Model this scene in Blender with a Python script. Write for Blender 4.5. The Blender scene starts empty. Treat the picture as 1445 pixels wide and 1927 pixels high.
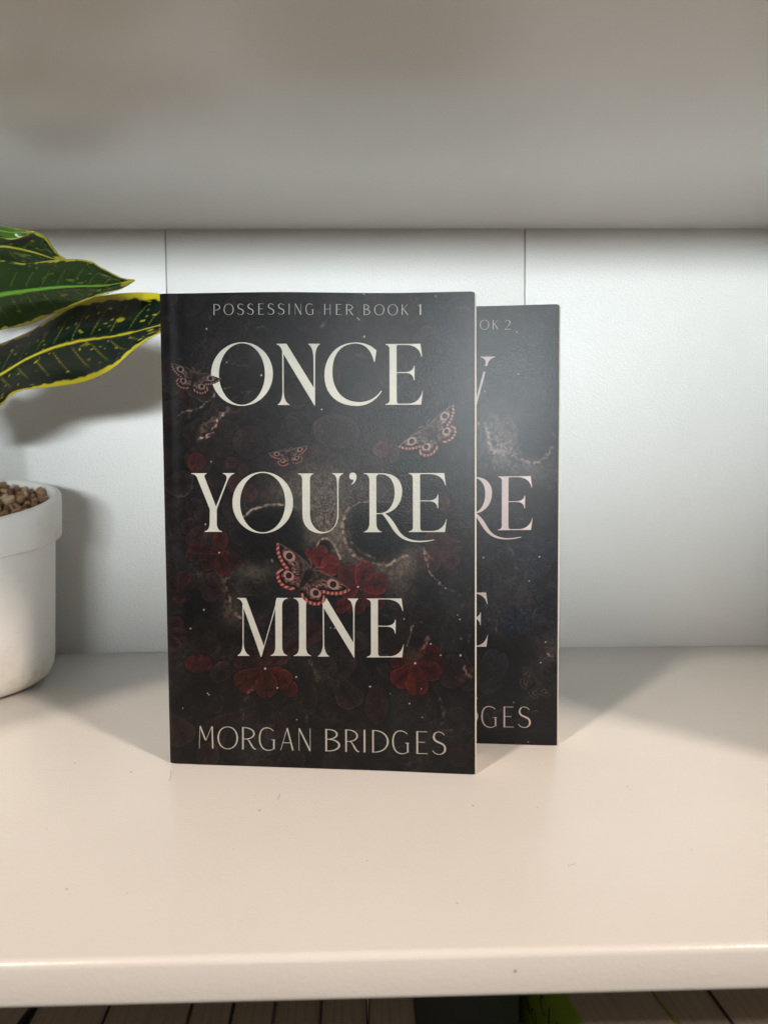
import bpy, bmesh, math, random, re
import numpy as np
from mathutils import Vector, Matrix
from mathutils.geometry import delaunay_2d_cdt

random.seed(7)
rng = np.random.default_rng(11)
scene = bpy.context.scene
COL = scene.collection

# ------------------------------------------------------------------ camera
PW, PH, FPX = 1445.0, 1927.0, 1307.7          # picture proportions and focal length in its pixels
PITCH, YAW, ROLL, CAM_H = -0.05008, -0.01638, -0.00685, 0.13261
_base = Matrix(((1, 0, 0), (0, 0, -1), (0, 1, 0)))
CAM_R = Matrix.Rotation(YAW, 3, 'Z') @ Matrix.Rotation(PITCH, 3, 'X') @ _base @ Matrix.Rotation(ROLL, 3, 'Z')
CAM_P = Vector((0, 0, CAM_H))
cam_d = bpy.data.cameras.new('camera')
cam = bpy.data.objects.new('camera', cam_d)
COL.objects.link(cam)
cam.matrix_world = Matrix.Translation(CAM_P) @ CAM_R.to_4x4()
cam_d.sensor_fit = 'VERTICAL'
cam_d.sensor_height = 36.0
cam_d.lens = 36.0 * FPX / PH
cam_d.clip_start = 0.01
cam_d.clip_end = 50
cam_d.dof.use_dof = True
cam_d.dof.focus_distance = 0.318
cam_d.dof.aperture_fstop = cam_d.lens / 1.9
scene.camera = cam

# ------------------------------------------------------------------ light
world = bpy.data.worlds.new('World')
scene.world = world
world.use_nodes = True
bg = world.node_tree.nodes['Background']
bg.inputs[0].default_value = (1.0, 0.93, 0.84, 1)
bg.inputs[1].default_value = 0.145


def area(name, loc, target, size, power, colour, size_y=None, spread=180):
    d = bpy.data.lights.new(name, 'AREA')
    d.shape = 'RECTANGLE' if size_y else 'DISK'
    d.size = size
    if size_y:
        d.size_y = size_y
    d.energy = power
    d.color = colour
    d.spread = math.radians(spread)
    o = bpy.data.objects.new(name, d)
    COL.objects.link(o)
    o.location = loc
    o.rotation_euler = (Vector(target) - Vector(loc)).to_track_quat('-Z', 'Y').to_euler()
    return o


WARM = (1.0, 0.835, 0.71)
COOL = (0.88, 0.97, 1.0)
area('ceiling_lamp_left', (-2.2, -2.35, 2.85), (0, .35, .1), 0.36, 108, WARM)
area('ceiling_lamp_right', (2.4, -1.9, 2.75), (0, .35, .1), 0.36, 108, WARM)


def spot(name, loc, target, radius, power, colour, cone, blend):
    d = bpy.data.lights.new(name, 'SPOT')
    d.energy = power
    d.color = colour
    d.shadow_soft_size = radius
    d.spot_size = math.radians(cone)
    d.spot_blend = blend
    o = bpy.data.objects.new(name, d)
    COL.objects.link(o)
    o.location = loc
    o.rotation_euler = (Vector(target) - Vector(loc)).to_track_quat('-Z', 'Y').to_euler()
    return o


# a row of three cool lamps across the room, tilted up: they reach the upper half of the compartment only
for sx_ in (-.34, -.06, .22):
    spot('cool_room_lamp', (sx_, -2.5, 0.48), (0.0, 0.4, 0.48 + 2.9 * math.tan(math.radians(12.5))), 0.15, 112, COOL, 41, 0.08)

scene.view_settings.view_transform = 'Standard'
scene.view_settings.look = 'None'
scene.view_settings.exposure = 0.0
scene.view_settings.gamma = 1.0
scene.view_settings.use_curve_mapping = False


# ------------------------------------------------------------------ helpers
def unproject(px, py, depth):
    """point of the world at forward distance `depth` (world y) seen at a picture position"""
    d = CAM_R @ Vector(((px - PW / 2) / FPX, -(py - PH / 2) / FPX, -1))
    return CAM_P + d * (depth / d.y)


def lin(c):
    c = np.asarray(c, dtype=float) / 255.0
    return np.where(c <= 0.04045, c / 12.92, ((c + 0.055) / 1.055) ** 2.4)


def tag(o, label=None, cat=None, group=None, kind=None):
    if label: o['label'] = label
    if cat: o['category'] = cat
    if group: o['group'] = group
    if kind: o['kind'] = kind
    return o


def empty(name, loc=(0, 0, 0), rz=0.0):
    o = bpy.data.objects.new(name, None)
    o.empty_display_size = 0.02
    COL.objects.link(o)
    o.location = loc
    o.rotation_euler = (0, 0, rz)
    return o


def link(name, me, mat=None, parent=None, smooth=False):
    o = bpy.data.objects.new(name, me)
    COL.objects.link(o)
    if mat and not me.materials:
        me.materials.append(mat)
    if parent:
        o.parent = parent
    if smooth:
        me.polygons.foreach_set('use_smooth', np.ones(len(me.polygons), dtype=bool))
    return o


def bm_mesh(name, bm):
    me = bpy.data.meshes.new(name)
    bmesh.ops.recalc_face_normals(bm, faces=bm.faces)
    bm.to_mesh(me)
    bm.free()
    return me


def box_mesh(name, x0, x1, y0, y1, z0, z1, bevel=0.0, seg=3):
    bm = bmesh.new()
    bmesh.ops.create_cube(bm, size=1)
    for v in bm.verts:
        v.co = Vector((x0 + (v.co.x + .5) * (x1 - x0), y0 + (v.co.y + .5) * (y1 - y0), z0 + (v.co.z + .5) * (z1 - z0)))
    if bevel:
        bmesh.ops.bevel(bm, geom=bm.edges[:], offset=bevel, segments=seg, affect='EDGES', profile=0.5)
    return bm_mesh(name, bm)


def grid_mesh(name, P, colours=None):
    """P: (rows, cols, 3) array of points -> quad mesh, optional (rows, cols, 3) linear colours"""
    r, c = P.shape[:2]
    me = bpy.data.meshes.new(name)
    me.vertices.add(r * c)
    me.vertices.foreach_set('co', P.reshape(-1).astype(np.float32))
    i = np.arange(r * c).reshape(r, c)
    q = np.stack([i[:-1, :-1], i[:-1, 1:], i[1:, 1:], i[1:, :-1]], -1).reshape(-1)
    n = (r - 1) * (c - 1)
    me.loops.add(n * 4)
    me.polygons.add(n)
    me.loops.foreach_set('vertex_index', q.astype(np.int32))
    me.polygons.foreach_set('loop_start', np.arange(0, n * 4, 4, dtype=np.int32))
    me.update(calc_edges=True)
    if colours is not None:
        a = me.color_attributes.new('print', 'FLOAT_COLOR', 'POINT')
        cc = np.ones((r * c, 4), dtype=np.float32)
        cc[:, :3] = colours.reshape(-1, 3)
        a.data.foreach_set('color', cc.reshape(-1))
    me.validate()
    return me


def new_mat(name):
    m = bpy.data.materials.new(name)
    m.use_nodes = True
    nt = m.node_tree
    return m, nt, nt.nodes['Principled BSDF']


def nd(nt, t, **kw):
    n = nt.nodes.new(t)
    for k, v in kw.items():
        if k in n.inputs.keys():
            n.inputs[k].default_value = v
        else:
            setattr(n, k, v)
    return n


def ramp(nt, src, stops):
    r = nt.nodes.new('ShaderNodeValToRGB')
    els = r.color_ramp.elements
    while len(els) < len(stops):
        els.new(0.5)
    for e, (p, c) in zip(els, stops):
        e.position = p
        e.color = (*c, 1)
    nt.links.new(src, r.inputs[0])
    return r


def add_bump(nt, bsdf, height, strength, dist):
    b = nd(nt, 'ShaderNodeBump', Strength=strength, Distance=dist)
    nt.links.new(height, b.inputs['Height'])
    nt.links.new(b.outputs[0], bsdf.inputs['Normal'])
    return b


# ------------------------------------------------------------------ materials
def paint_mat(name, colour, rough, peel_scale, peel, spots=False, spec=0.5):
    m, nt, b = new_mat(name)
    tc = nd(nt, 'ShaderNodeTexCoord')
    n1 = nd(nt, 'ShaderNodeTexNoise', Scale=9.0, Detail=4.0)
    nt.links.new(tc.outputs['Object'], n1.inputs['Vector'])
    c = np.array(colour)
    r = ramp(nt, n1.outputs['Fac'], [(0.3, tuple(c * 0.97)), (0.7, tuple(c * 1.02))])
    out = r.outputs[0]
    if spots:                                   # faint grey rubs and a few grains of dirt
        mp = nd(nt, 'ShaderNodeMapping')
        mp.inputs['Rotation'].default_value = (0, 0, 0.6)
        mp.inputs['Scale'].default_value = (14, 60, 14)
        nt.links.new(tc.outputs['Object'], mp.inputs['Vector'])
        n2 = nd(nt, 'ShaderNodeTexNoise', Scale=1.0, Detail=3.0)
        nt.links.new(mp.outputs[0], n2.inputs['Vector'])
        r2 = ramp(nt, n2.outputs['Fac'], [(0.70, (1, 1, 1)), (0.80, (0.90, 0.87, 0.84))])
        v = nd(nt, 'ShaderNodeTexVoronoi', Scale=34.0)
        nt.links.new(tc.outputs['Object'], v.inputs['Vector'])
        r3 = ramp(nt, v.outputs['Distance'], [(0.012, (0.55, 0.5, 0.45)), (0.022, (1, 1, 1))])
        for rr in (r2, r3):
            mx = nd(nt, 'ShaderNodeMix', data_type='RGBA', blend_type='MULTIPLY')
            mx.inputs['Factor'].default_value = 1.0
            nt.links.new(out, mx.inputs['A'])
            nt.links.new(rr.outputs[0], mx.inputs['B'])
            out = mx.outputs['Result']
    nt.links.new(out, b.inputs['Base Color'])
    b.inputs['Specular IOR Level'].default_value = spec
    rr_ = nd(nt, 'ShaderNodeTexNoise', Scale=22.0, Detail=5.0)
    nt.links.new(tc.outputs['Object'], rr_.inputs['Vector'])
    mr = nd(nt, 'ShaderNodeMapRange')
    mr.inputs['To Min'].default_value = rough * 0.96
    mr.inputs['To Max'].default_value = rough * 1.05
    nt.links.new(rr_.outputs['Fac'], mr.inputs['Value'])
    nt.links.new(mr.outputs[0], b.inputs['Roughness'])
    n3 = nd(nt, 'ShaderNodeTexNoise', Scale=peel_scale, Detail=2.5, Roughness=0.6)
    nt.links.new(tc.outputs['Object'], n3.inputs['Vector'])
    add_bump(nt, b, n3.outputs['Fac'], peel, 0.0006)
    return m


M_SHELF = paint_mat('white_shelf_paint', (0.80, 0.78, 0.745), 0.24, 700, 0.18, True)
M_SHADED = paint_mat('white_shelf_paint_shaded', (0.74, 0.715, 0.675), 0.20, 700, 0.06)  # same white paint, darkened to put the underside's shade into the colour
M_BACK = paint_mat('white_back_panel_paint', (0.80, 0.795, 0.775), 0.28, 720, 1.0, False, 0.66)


def cover_mat(name):
    m, nt, b = new_mat(name)
    a = nd(nt, 'ShaderNodeAttribute', attribute_name='print')
    nt.links.new(a.outputs['Color'], b.inputs['Base Color'])
    b.inputs['Roughness'].default_value = 0.29
    b.inputs['Specular IOR Level'].default_value = 0.23
    tc = nd(nt, 'ShaderNodeTexCoord')
    n = nd(nt, 'ShaderNodeTexNoise', Scale=2000.0, Detail=2.0)
    nt.links.new(tc.outputs['Object'], n.inputs['Vector'])
    add_bump(nt, b, n.outputs['Fac'], 0.42, 0.00016)
    return m


M_COVER = cover_mat('printed_laminate')


def plain(name, colour, rough=0.5, bump=None):
    m, nt, b = new_mat(name)
    tc = nd(nt, 'ShaderNodeTexCoord')
    n = nd(nt, 'ShaderNodeTexNoise', Scale=160.0, Detail=3.0)
    nt.links.new(tc.outputs['Object'], n.inputs['Vector'])
    c = np.array(colour)
    r = ramp(nt, n.outputs['Fac'], [(0.3, tuple(c * 0.93)), (0.7, tuple(np.minimum(c * 1.05, 1)))])
    nt.links.new(r.outputs[0], b.inputs['Base Color'])
    b.inputs['Roughness'].default_value = rough
    if bump:
        n2 = nd(nt, 'ShaderNodeTexNoise', Scale=bump[0], Detail=2.0)
        nt.links.new(tc.outputs['Object'], n2.inputs['Vector'])
        add_bump(nt, b, n2.outputs['Fac'], bump[1], bump[2])
    return m


M_CREAM = plain('cream_print', (0.42, 0.42, 0.37), 0.42, (1300, 0.5, 0.0002))
M_PINK = plain('pale_pink_print', (0.52, 0.425, 0.425), 0.42, (1300, 0.5, 0.0002))
M_SMALL = plain('dim_cream_print', (0.37, 0.36, 0.31), 0.42, (1300, 0.5, 0.0002))
M_SMALLP = plain('dim_pink_print', (0.46, 0.36, 0.33), 0.42, (1300, 0.5, 0.0002))
M_BLACK = plain('black_cover_card', (0.016, 0.015, 0.015), 0.42)


def page_mat(name, colour, scale, contrast):
    m, nt, b = new_mat(name)
    tc = nd(nt, 'ShaderNodeTexCoord')
    mp = nd(nt, 'ShaderNodeMapping')
    mp.inputs['Scale'].default_value = scale
    nt.links.new(tc.outputs['Object'], mp.inputs['Vector'])
    n = nd(nt, 'ShaderNodeTexNoise', Scale=1.0, Detail=4.0, Roughness=0.7)
    nt.links.new(mp.outputs[0], n.inputs['Vector'])
    c = np.array(colour)
    r = ramp(nt, n.outputs['Fac'], [(0.30, tuple(c * (1 - contrast))), (0.48, tuple(c)), (0.75, tuple(c * 1.05))])
    nt.links.new(r.outputs[0], b.inputs['Base Color'])
    b.inputs['Roughness'].default_value = 0.8
    add_bump(nt, b, n.outputs['Fac'], 0.5, 0.0004)
    return m


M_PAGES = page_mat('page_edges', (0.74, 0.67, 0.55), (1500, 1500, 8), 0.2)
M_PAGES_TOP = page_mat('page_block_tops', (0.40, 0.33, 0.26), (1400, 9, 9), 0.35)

# ------------------------------------------------------------------ setting: the bookshelf
WALL_Y, CEIL_Z, FRONT_Y = 0.53044, 0.3174, 0.188
THICK, SIDE_L, SIDE_R = 0.0138, -0.3398, 0.318
FRONT_A = 0.0086
shelf = empty('bookshelf', (0, WALL_Y, -0.40))
tag(shelf, 'white painted bookshelf compartment with satin boards holding the books and the plant', 'bookshelf')


def sheet(name, x0, x1, y0, y1, z0, z1, mat, bevel, skew=False):
    me = box_mesh(name, x0, x1, y0, y1, z0, z1, bevel, 4)
    if skew:
        for v in me.vertices:
            if v.co.y < y0 + 0.02:
                v.co.y += v.co.x * math.tan(FRONT_A)
    o = link(name, me, mat, shelf, True)
    o.matrix_parent_inverse = Matrix.Translation((0, -WALL_Y, 0.40))
    return o


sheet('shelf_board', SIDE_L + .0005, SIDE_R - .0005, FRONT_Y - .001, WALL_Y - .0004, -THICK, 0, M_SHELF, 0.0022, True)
sheet('shelf_board', SIDE_L + .0005, SIDE_R - .0005, FRONT_Y - .001, WALL_Y - .0004, CEIL_Z, CEIL_Z + THICK, M_SHADED, 0.0022, True)
sheet('shelf_board', SIDE_L + .0005, SIDE_R - .0005, FRONT_Y - .001, WALL_Y - .0004, -0.40, -0.386, M_SHADED, 0.0022)
sheet('side_panel', SIDE_L - .016, SIDE_L, FRONT_Y - .016, WALL_Y + .006, -0.40, CEIL_Z + .06, M_SHADED, 0.0015)
sheet('side_panel', SIDE_R, SIDE_R + .016, FRONT_Y - .004, WALL_Y + .006, -0.40, CEIL_Z + .06, M_SHADED, 0.0015)
S1, S2 = -0.15274, 0.1160
for x0, x1 in ((SIDE_L + .0005, S1 - .0003), (S1 + .0003, S2 - .0003), (S2 + .0003, SIDE_R - .0005)):
    sheet('back_panel', x0, x1, WALL_Y, WALL_Y + .004, -0.40, CEIL_Z + .06, M_BACK, 0.0005)
sheet('backing_board', SIDE_L + .0005, SIDE_R - .0005, WALL_Y + .0042, WALL_Y + .0056, -0.40, CEIL_Z + .06, M_SHADED, 0)


# ------------------------------------------------------------------ flat shapes: svg-like paths and a stroke alphabet
def path(s, n=10):
    t = re.sub(r'([MLCZ])', r' \1 ', s).split()
    pts, i, cur, cmd = [], 0, None, None
    while i < len(t):
        if t[i].isalpha():
            cmd = t[i]
            i += 1
            if cmd == 'Z':
                continue
        if cmd in 'ML':
            cur = (float(t[i]), float(t[i + 1]))
            i += 2
            pts.append(cur)
        elif cmd == 'C':
            a = [float(v) for v in t[i:i + 6]]
            i += 6
            p0, p1, p2, p3 = cur, a[0:2], a[2:4], a[4:6]
            for k in range(1, n + 1):
                u = k / n
                w = ((1 - u) ** 3, 3 * u * (1 - u) ** 2, 3 * u * u * (1 - u), u ** 3)
                pts.append(tuple(sum(w[j] * q[d] for j, q in enumerate((p0, p1, p2, p3))) for d in (0, 1)))
            cur = tuple(p3)
    return pts


def ring(cx, cy, rx, ry, ix, iy, icx=None, icy=None, n=40):
    icx = cx if icx is None else icx
    icy = cy if icy is None else icy
    out = []
    for h in (0, 1):
        a = [math.pi * (h + k / n) - math.pi / 2 for k in range(n + 1)]
        out.append([(cx + rx * math.cos(t), cy + ry * math.sin(t)) for t in a] +
                   [(icx + ix * math.cos(t), icy + iy * math.sin(t)) for t in reversed(a)])
    return out


E_PATH = ("M632 502 L928 502 L941 612 L936 612 C925 550 880 510 800 510 L735 510 C728 512 726 518 726 530 L726 743 "
          "L800 743 C840 742 868 725 873 690 L878 690 L876 812 L871 812 C868 775 850 752 800 750 L726 750 L726 985 "
          "C727 1005 735 1012 750 1012 L830 1012 C890 1008 930 970 944 905 L946 905 L932 1021 L630 1021 L630 1016 "
          "C655 1010 665 1000 666 980 L666 545 C666 520 650 510 632 508 Z")


def xf(polys, ox, oy, s, sx=1.0, sy=1.0, tx=0.0, ty=0.0):
    return [[(ox + (tx + x * sx) / s, oy + (ty + y * sy) / s) for x, y in p] for p in polys]


A_, B_ = 4.5156, 4.661
C1, C2 = (290, 540, A_), (590, 540, A_)
C3, C4, C5, C6 = (300, 860, B_), (600, 860, B_), (300, 1150, B_), (600, 1150, B_)
Y_POLY = ["M283 158 L420 158 L420 163 C402 169 396 178 402 195 L505 452 L515 470 L511 480 L511 600 C512 640 530 662 560 667 L560 672 "
          "L402 672 L402 667 C430 660 446 640 447 600 L449 475 L335 200 C322 172 305 166 283 163 Z",
          "M503 455 L594 228 C608 190 598 170 565 163 L565 158 L670 158 L670 163 C640 170 622 192 607 228 L511 474 L505 468 Z"]
R_POLY = ["M412 163 L540 163 L540 172 L522 190 L522 600 C524 645 540 668 568 674 L568 678 L412 678 L412 674 C440 668 460 645 462 600 "
          "L462 220 C460 185 445 170 412 168 Z",
          "M535 163 L575 163 C690 165 747 230 747 320 C747 430 680 500 590 518 L515 521 L515 512 L560 512 C640 505 683 420 683 330 "
          "C683 240 640 172 565 172 L535 172 Z",
          "M560 513 L592 514 C650 540 690 620 720 670 C760 730 830 753 900 754 C950 754 990 749 1025 743 L1027 747 C980 761 930 767 880 766 "
          "C780 764 720 730 670 660 C630 600 600 545 572 520 Z"]
TITLE = [
    ('O', xf(ring(757.5, 756, 267.5, 271, 199, 262), *C1)),
    ('N', xf([path(p) for p in (
        "M1105 545 L1116 555 L1118 900 C1118 960 1135 1005 1168 1016 L1168 1021 L1068 1021 L1068 1016 C1095 1000 1108 960 1108 900 Z",
        "M1057 500 L1142 500 L1378 880 L1386 1030 L1380 1024 L1110 578 C1100 540 1085 512 1057 506 Z",
        "M1330 500 L1428 500 L1428 506 C1400 520 1388 560 1387 640 L1386 1030 L1376 1010 L1374 640 C1372 570 1360 520 1330 506 Z")], *C1)),
    ('C', xf([path("M548 550 C500 505 440 488 375 488 C215 490 112 610 112 770 C112 930 220 1030 385 1030 C480 1030 550 985 600 905 "
                   "L592 902 C550 965 480 998 405 998 C260 995 180 890 180 740 C180 590 250 500 375 497 C450 497 510 540 535 655 "
                   "L540 652 L556 555 Z")], *C2)),
    ('E', xf([path(E_PATH)], *C2)),
    ('Y', xf([path(p) for p in Y_POLY], *C3)),
    ('O', xf(ring(920.5, 417, 269.5, 269, 201, 260), *C3)),
    ('U', xf([path("M-166 163 L-30 163 L-30 168 C-50 175 -60 190 -60 220 L-60 520 C-60 610 0 678 60 676 C140 672 180 610 181 520 "
                   "L180 260 C178 200 165 170 137 168 L137 162 L232 162 L232 168 C205 175 193 200 191 260 L191 520 "
                   "C191 630 120 688 40 688 C-60 686 -126 625 -126 520 L-128 220 C-128 190 -140 172 -166 168 Z")], *C4)),
    ("'", xf([path("M287 188 C287 165 303 157 318 157 C338 157 350 172 350 192 C350 225 330 250 305 263 L303 259 "
                   "C318 245 325 232 322 218 C300 222 287 208 287 188 Z")], *C4)),
    ('R', xf([path(p) for p in R_POLY], *C4)),
    ('E', xf([path(E_PATH)], *C4, 1.041, .992, 803 - 630 * 1.041, 163 - 502 * .992)),
    ('M', xf([path(p) for p in (
        "M740 -80 L750 -70 L750 300 C752 350 775 392 800 398 L800 403 L697 403 L697 398 C725 385 740 350 741 300 Z",
        "M693 -102 L772 -102 L931 322 L908 412 L902 412 L752 -10 C740 -70 725 -92 693 -97 Z",
        "M902 404 L924 335 L1046 -90 L1052 -80 L908 412 Z",
        "M1045 -102 L1140 -102 L1140 -97 C1105 -90 1092 -70 1091 -30 L1091 320 C1092 370 1110 392 1135 398 L1135 403 L988 403 L988 398 "
        "C1015 392 1030 370 1031 320 L1031 -30 C1031 -55 1035 -80 1045 -102 Z")], *C5)),
    ('I', xf([path("M1193 -102 L1350 -102 L1350 -97 C1315 -90 1302 -70 1302 -30 L1302 330 C1302 370 1320 395 1345 400 L1345 405 "
                   "L1193 405 L1193 400 C1225 392 1238 370 1240 330 L1240 -30 C1239 -70 1225 -92 1193 -97 Z")], *C5)),
    ('N', xf([path(p) for p in (
        "M50 -70 L61 -55 L62 300 C63 350 80 395 105 405 L105 410 L8 410 L8 405 C35 390 51 350 52 300 Z",
        "M5 -97 L85 -97 L318 290 L327 424 L321 418 L56 -20 C45 -70 30 -90 5 -93 Z",
        "M270 -95 L362 -95 L362 -90 C338 -75 329 -40 328 40 L327 424 L318 410 L317 40 C316 -30 305 -75 270 -90 Z")], *C6)),
    ('E', xf([path(E_PATH)], *C6, 322 / 316, 513 / 519, 435 - 630 * 322 / 316, -95 - 502 * 513 / 519)),
]

TK, TN = 0.074, 0.028           # thick and thin strokes of the small alphabet, in cap heights
# every glyph: width, then strokes; a stroke is ('L', x0, y0, x1, y1, w) or ('C', 8 numbers, w0, wmid, w1); y runs down from the cap line
G = {
    'I': (.12, [('L', .06, 0, .06, 1, TK)]),
    '1': (.16, [('L', .12, 0, .12, 1, TK), ('L', .0, .16, .12, .02, TN)]),
    'L': (.42, [('L', .06, 0, .06, 1, TK), ('L', .03, .985, .42, .985, TN)]),
    'P': (.60, [('L', .06, 0, .06, 1, TK), ('C', .04, .02, .75, -.03, .75, .60, .06, .55, TN, TK, TN)]),
    'B': (.62, [('L', .06, 0, .06, 1, TK), ('C', .04, .02, .68, -.02, .66, .47, .06, .46, TN, TK, TN),
                ('C', .06, .46, .80, .42, .80, 1.02, .04, .98, TN, TK * 1.1, TN)]),
    'R': (.64, [('L', .06, 0, .06, 1, TK), ('C', .04, .02, .75, -.03, .75, .58, .08, .53, TN, TK, TN),
                ('C', .24, .53, .42, .60, .46, .98, .66, .985, TN, TK, TK * .6)]),
    'D': (.76, [('L', .06, 0, .06, 1, TK), ('C', .04, .02, .98, -.04, .98, 1.04, .04, .98, TN, TK * 1.15, TN)]),
    'E': (.50, [('L', .06, 0, .06, 1, TK), ('L', .03, .018, .48, .018, TN), ('L', .06, .48, .38, .48, TN), ('L', .03, .982, .50, .982, TN)]),
    'H': (.66, [('L', .06, 0, .06, 1, TK), ('L', .62, 0, .62, 1, TN * 1.6), ('L', .06, .48, .62, .48, TN)]),
    'K': (.62, [('L', .06, 0, .06, 1, TK), ('L', .56, 0, .10, .52, TN), ('C', .16, .44, .34, .58, .44, .90, .62, .99, TN, TK, TK * .7)]),
    'N': (.64, [('L', .04, 0, .04, 1, TN), ('L', .05, .01, .60, .98, TK), ('L', .61, 0, .61, 1.02, TN)]),
    'M': (.76, [('L', .05, .05, .02, 1, TN), ('L', .06, .0, .34, .62, TK), ('L', .36, .64, .66, .0, TN), ('L', .68, 0, .71, 1, TK)]),
    'A': (.70, [('L', .36, 0, .02, 1, TN), ('L', .36, .0, .66, 1, TK), ('L', .12, .66, .54, .66, TN)]),
    'S': (.50, [('C', .46, .14, .36, -.06, .04, -.05, .06, .26, TN, TN, TK), ('C', .06, .26, .10, .54, .50, .42, .49, .76, TK, TK, TK),
                ('C', .49, .76, .48, 1.05, .10, 1.06, .02, .84, TK, TN, TN)]),
    'C': (.76, [('C', .70, .16, .50, -.08, .04, -.08, .05, .50, TN, TN * 1.6, TK), ('C', .05, .50, .06, 1.08, .52, 1.10, .72, .84, TK, TN * 1.6, TN)]),
    'G': (.82, [('C', .72, .14, .50, -.08, .04, -.08, .05, .50, TN, TN * 1.6, TK), ('C', .05, .50, .06, 1.12, .60, 1.08, .74, .92, TK, TN * 1.6, TN),
                ('L', .74, .54, .74, .96, TK), ('L', .62, .54, .80, .54, TN)]),
    'O': (.92, [('C', .46, .0, -.14, .0, -.14, 1.0, .46, 1.0, TN, TK * 1.05, TN), ('C', .46, 1.0, 1.06, 1.0, 1.06, .0, .46, .0, TN, TK * 1.05, TN)]),
    '2': (.48, [('C', .04, .22, .06, -.08, .46, -.08, .42, .30, TN, TN, TK), ('C', .42, .30, .40, .55, .10, .80, .02, .98, TK, TN, TN), ('L', .0, .975, .48, .975, TN * 1.6)]),
    '.': (.14, [('L', .07, .88, .07, 1.0, .12)]),
}


def stroke_polys(ch, f=1.0):
    out = []
    for s in G[ch][1]:
        if s[0] == 'L':
            c = [(s[1], s[2]), (s[3], s[4])]
            w = [s[5] * f, s[5] * f]
        else:
            n = 14
            c, w = [], []
            for k in range(n + 1):
                u = k / n
                b = ((1 - u) ** 3, 3 * u * (1 - u) ** 2, 3 * u * u * (1 - u), u ** 3)
                c.append(tuple(sum(b[j] * s[1 + 2 * j + d] for j in range(4)) for d in (0, 1)))
                w.append(f * (s[9] + (s[10] - s[9]) * 2 * u if u < .5 else s[10] + (s[11] - s[10]) * (2 * u - 1)))
        for k in range(len(c) - 1):
            dx, dy = c[k + 1][0] - c[k][0], c[k + 1][1] - c[k][1]
            L = math.hypot(dx, dy) or 1
            nx, ny = -dy / L, dx / L
            ex, ey = dx / L * .004, dy / L * .004
            out.append([(c[k][0] + nx * w[k] / 2 - ex, c[k][1] + ny * w[k] / 2 - ey), (c[k + 1][0] + nx * w[k + 1] / 2 + ex, c[k + 1][1] + ny * w[k + 1] / 2 + ey),
                        (c[k + 1][0] - nx * w[k + 1] / 2 + ex, c[k + 1][1] - ny * w[k + 1] / 2 + ey), (c[k][0] - nx * w[k] / 2 - ex, c[k][1] - ny * w[k] / 2 - ey)])
    return out


def line_polys(chars, spans, top0, bot0, top1, bot1, f=1.0):
    """letters of one line: spans are (x left, x right); the line may slope from (top0, bot0) to (top1, bot1)"""
    xa, xb = spans[0][0], spans[-1][1]
    out = []
    for ch, (l, r) in zip(chars, spans):
        t = ((l + r) / 2 - xa) / (xb - xa)
        top, bot = top0 + (top1 - top0) * t, bot0 + (bot1 - bot0) * t
        sl = (top1 - top0) / (xb - xa)
        w = G[ch][0]
        hs = bot - top
        sx = (r - l) / w
        out.append((ch, [[(l + x * sx, top + y * hs + sl * (x * sx - (r - l) / 2)) for x, y in p] for p in stroke_polys(ch, f)]))
    return out


def sp(o, *pairs):
    return [(o[0] + a / o[2], o[0] + b / o[2]) for a, b in pairs]


SERIES = line_polys('POSSESSINGHERBOOK1',
                    sp(C1, (510, 567), (602, 683), (717, 770), (805, 855), (898, 947), (980, 1033), (1068, 1120), (1160, 1170), (1213, 1268), (1305, 1375)) +
                    sp(C2, (110, 165), (210, 260), (297, 357), (447, 500), (540, 620), (655, 735), (770, 825), (912, 934)), 574.6, 595.4, 576.2, 596.0)
AUTHOR = line_polys('MORGANBRIDGES',
                    sp(C5, (350, 482), (520, 693), (730, 852), (880, 1030), (1072, 1190), (1230, 1340)) +
                    sp(C6, (65, 193), (240, 360), (400, 424), (475, 618), (650, 803), (858, 960), (1000, 1113)), 1367.8, 1408.8, 1378.6, 1420.8)


def homography(src, dst):
    A, b = [], []
    for (x, y), (u, v) in zip(src, dst):
        A += [[x, y, 1, 0, 0, 0, -u * x, -u * y], [0, 0, 0, x, y, 1, -v * x, -v * y]]
        b += [u, v]
    h = np.linalg.solve(np.array(A, float), np.array(b, float))
    return np.append(h, 1).reshape(3, 3)


def apply_h(H, x, y):
    w = H[2, 0] * x + H[2, 1] * y + H[2, 2]
    return (H[0, 0] * x + H[0, 1] * y + H[0, 2]) / w, (H[1, 0] * x + H[1, 1] * y + H[1, 2]) / w


UNIT = [(0, 0), (1, 0), (1, 1), (0, 1)]                         # cover coordinates: left-right, top-bottom
Q1 = [(302, 553), (897, 554), (893, 1457), (323, 1437)]         # layout drawing of the first cover
Q2 = [(509.3, 579.5), (1050, 577), (1048, 1404), (520.8, 1392)]
H1, H1I = homography(Q1, UNIT), homography(UNIT, Q1)
H2, H2I = homography(Q2, UNIT), homography(UNIT, Q2)


def flat_mesh(name, polys_uv, place):
    """union of overlapping outlines in cover coordinates -> clean triangles; place(u, v) gives the 3D point"""
    verts, faces = [], []
    for p in polys_uv:
        ar = sum(p[i][0] * p[(i + 1) % len(p)][1] - p[(i + 1) % len(p)][0] * p[i][1] for i in range(len(p)))
        q = p if ar > 0 else p[::-1]
        faces.append(list(range(len(verts), len(verts) + len(q))))
        verts += [Vector(v) for v in q]
    vo, eo, fo, _, _, of = delaunay_2d_cdt(verts, [], faces, 0, 1e-6)
    fo = [f for f, src in zip(fo, of) if src]
    me = bpy.data.meshes.new(name)
    me.from_pydata([place(v[0], v[1]) for v in vo], [], [tuple(reversed(f)) for f in fo])
    me.update()
    if me.polygons and sum(p.normal.y for p in me.polygons) > 0:
        me.flip_normals()
    return me


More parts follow.
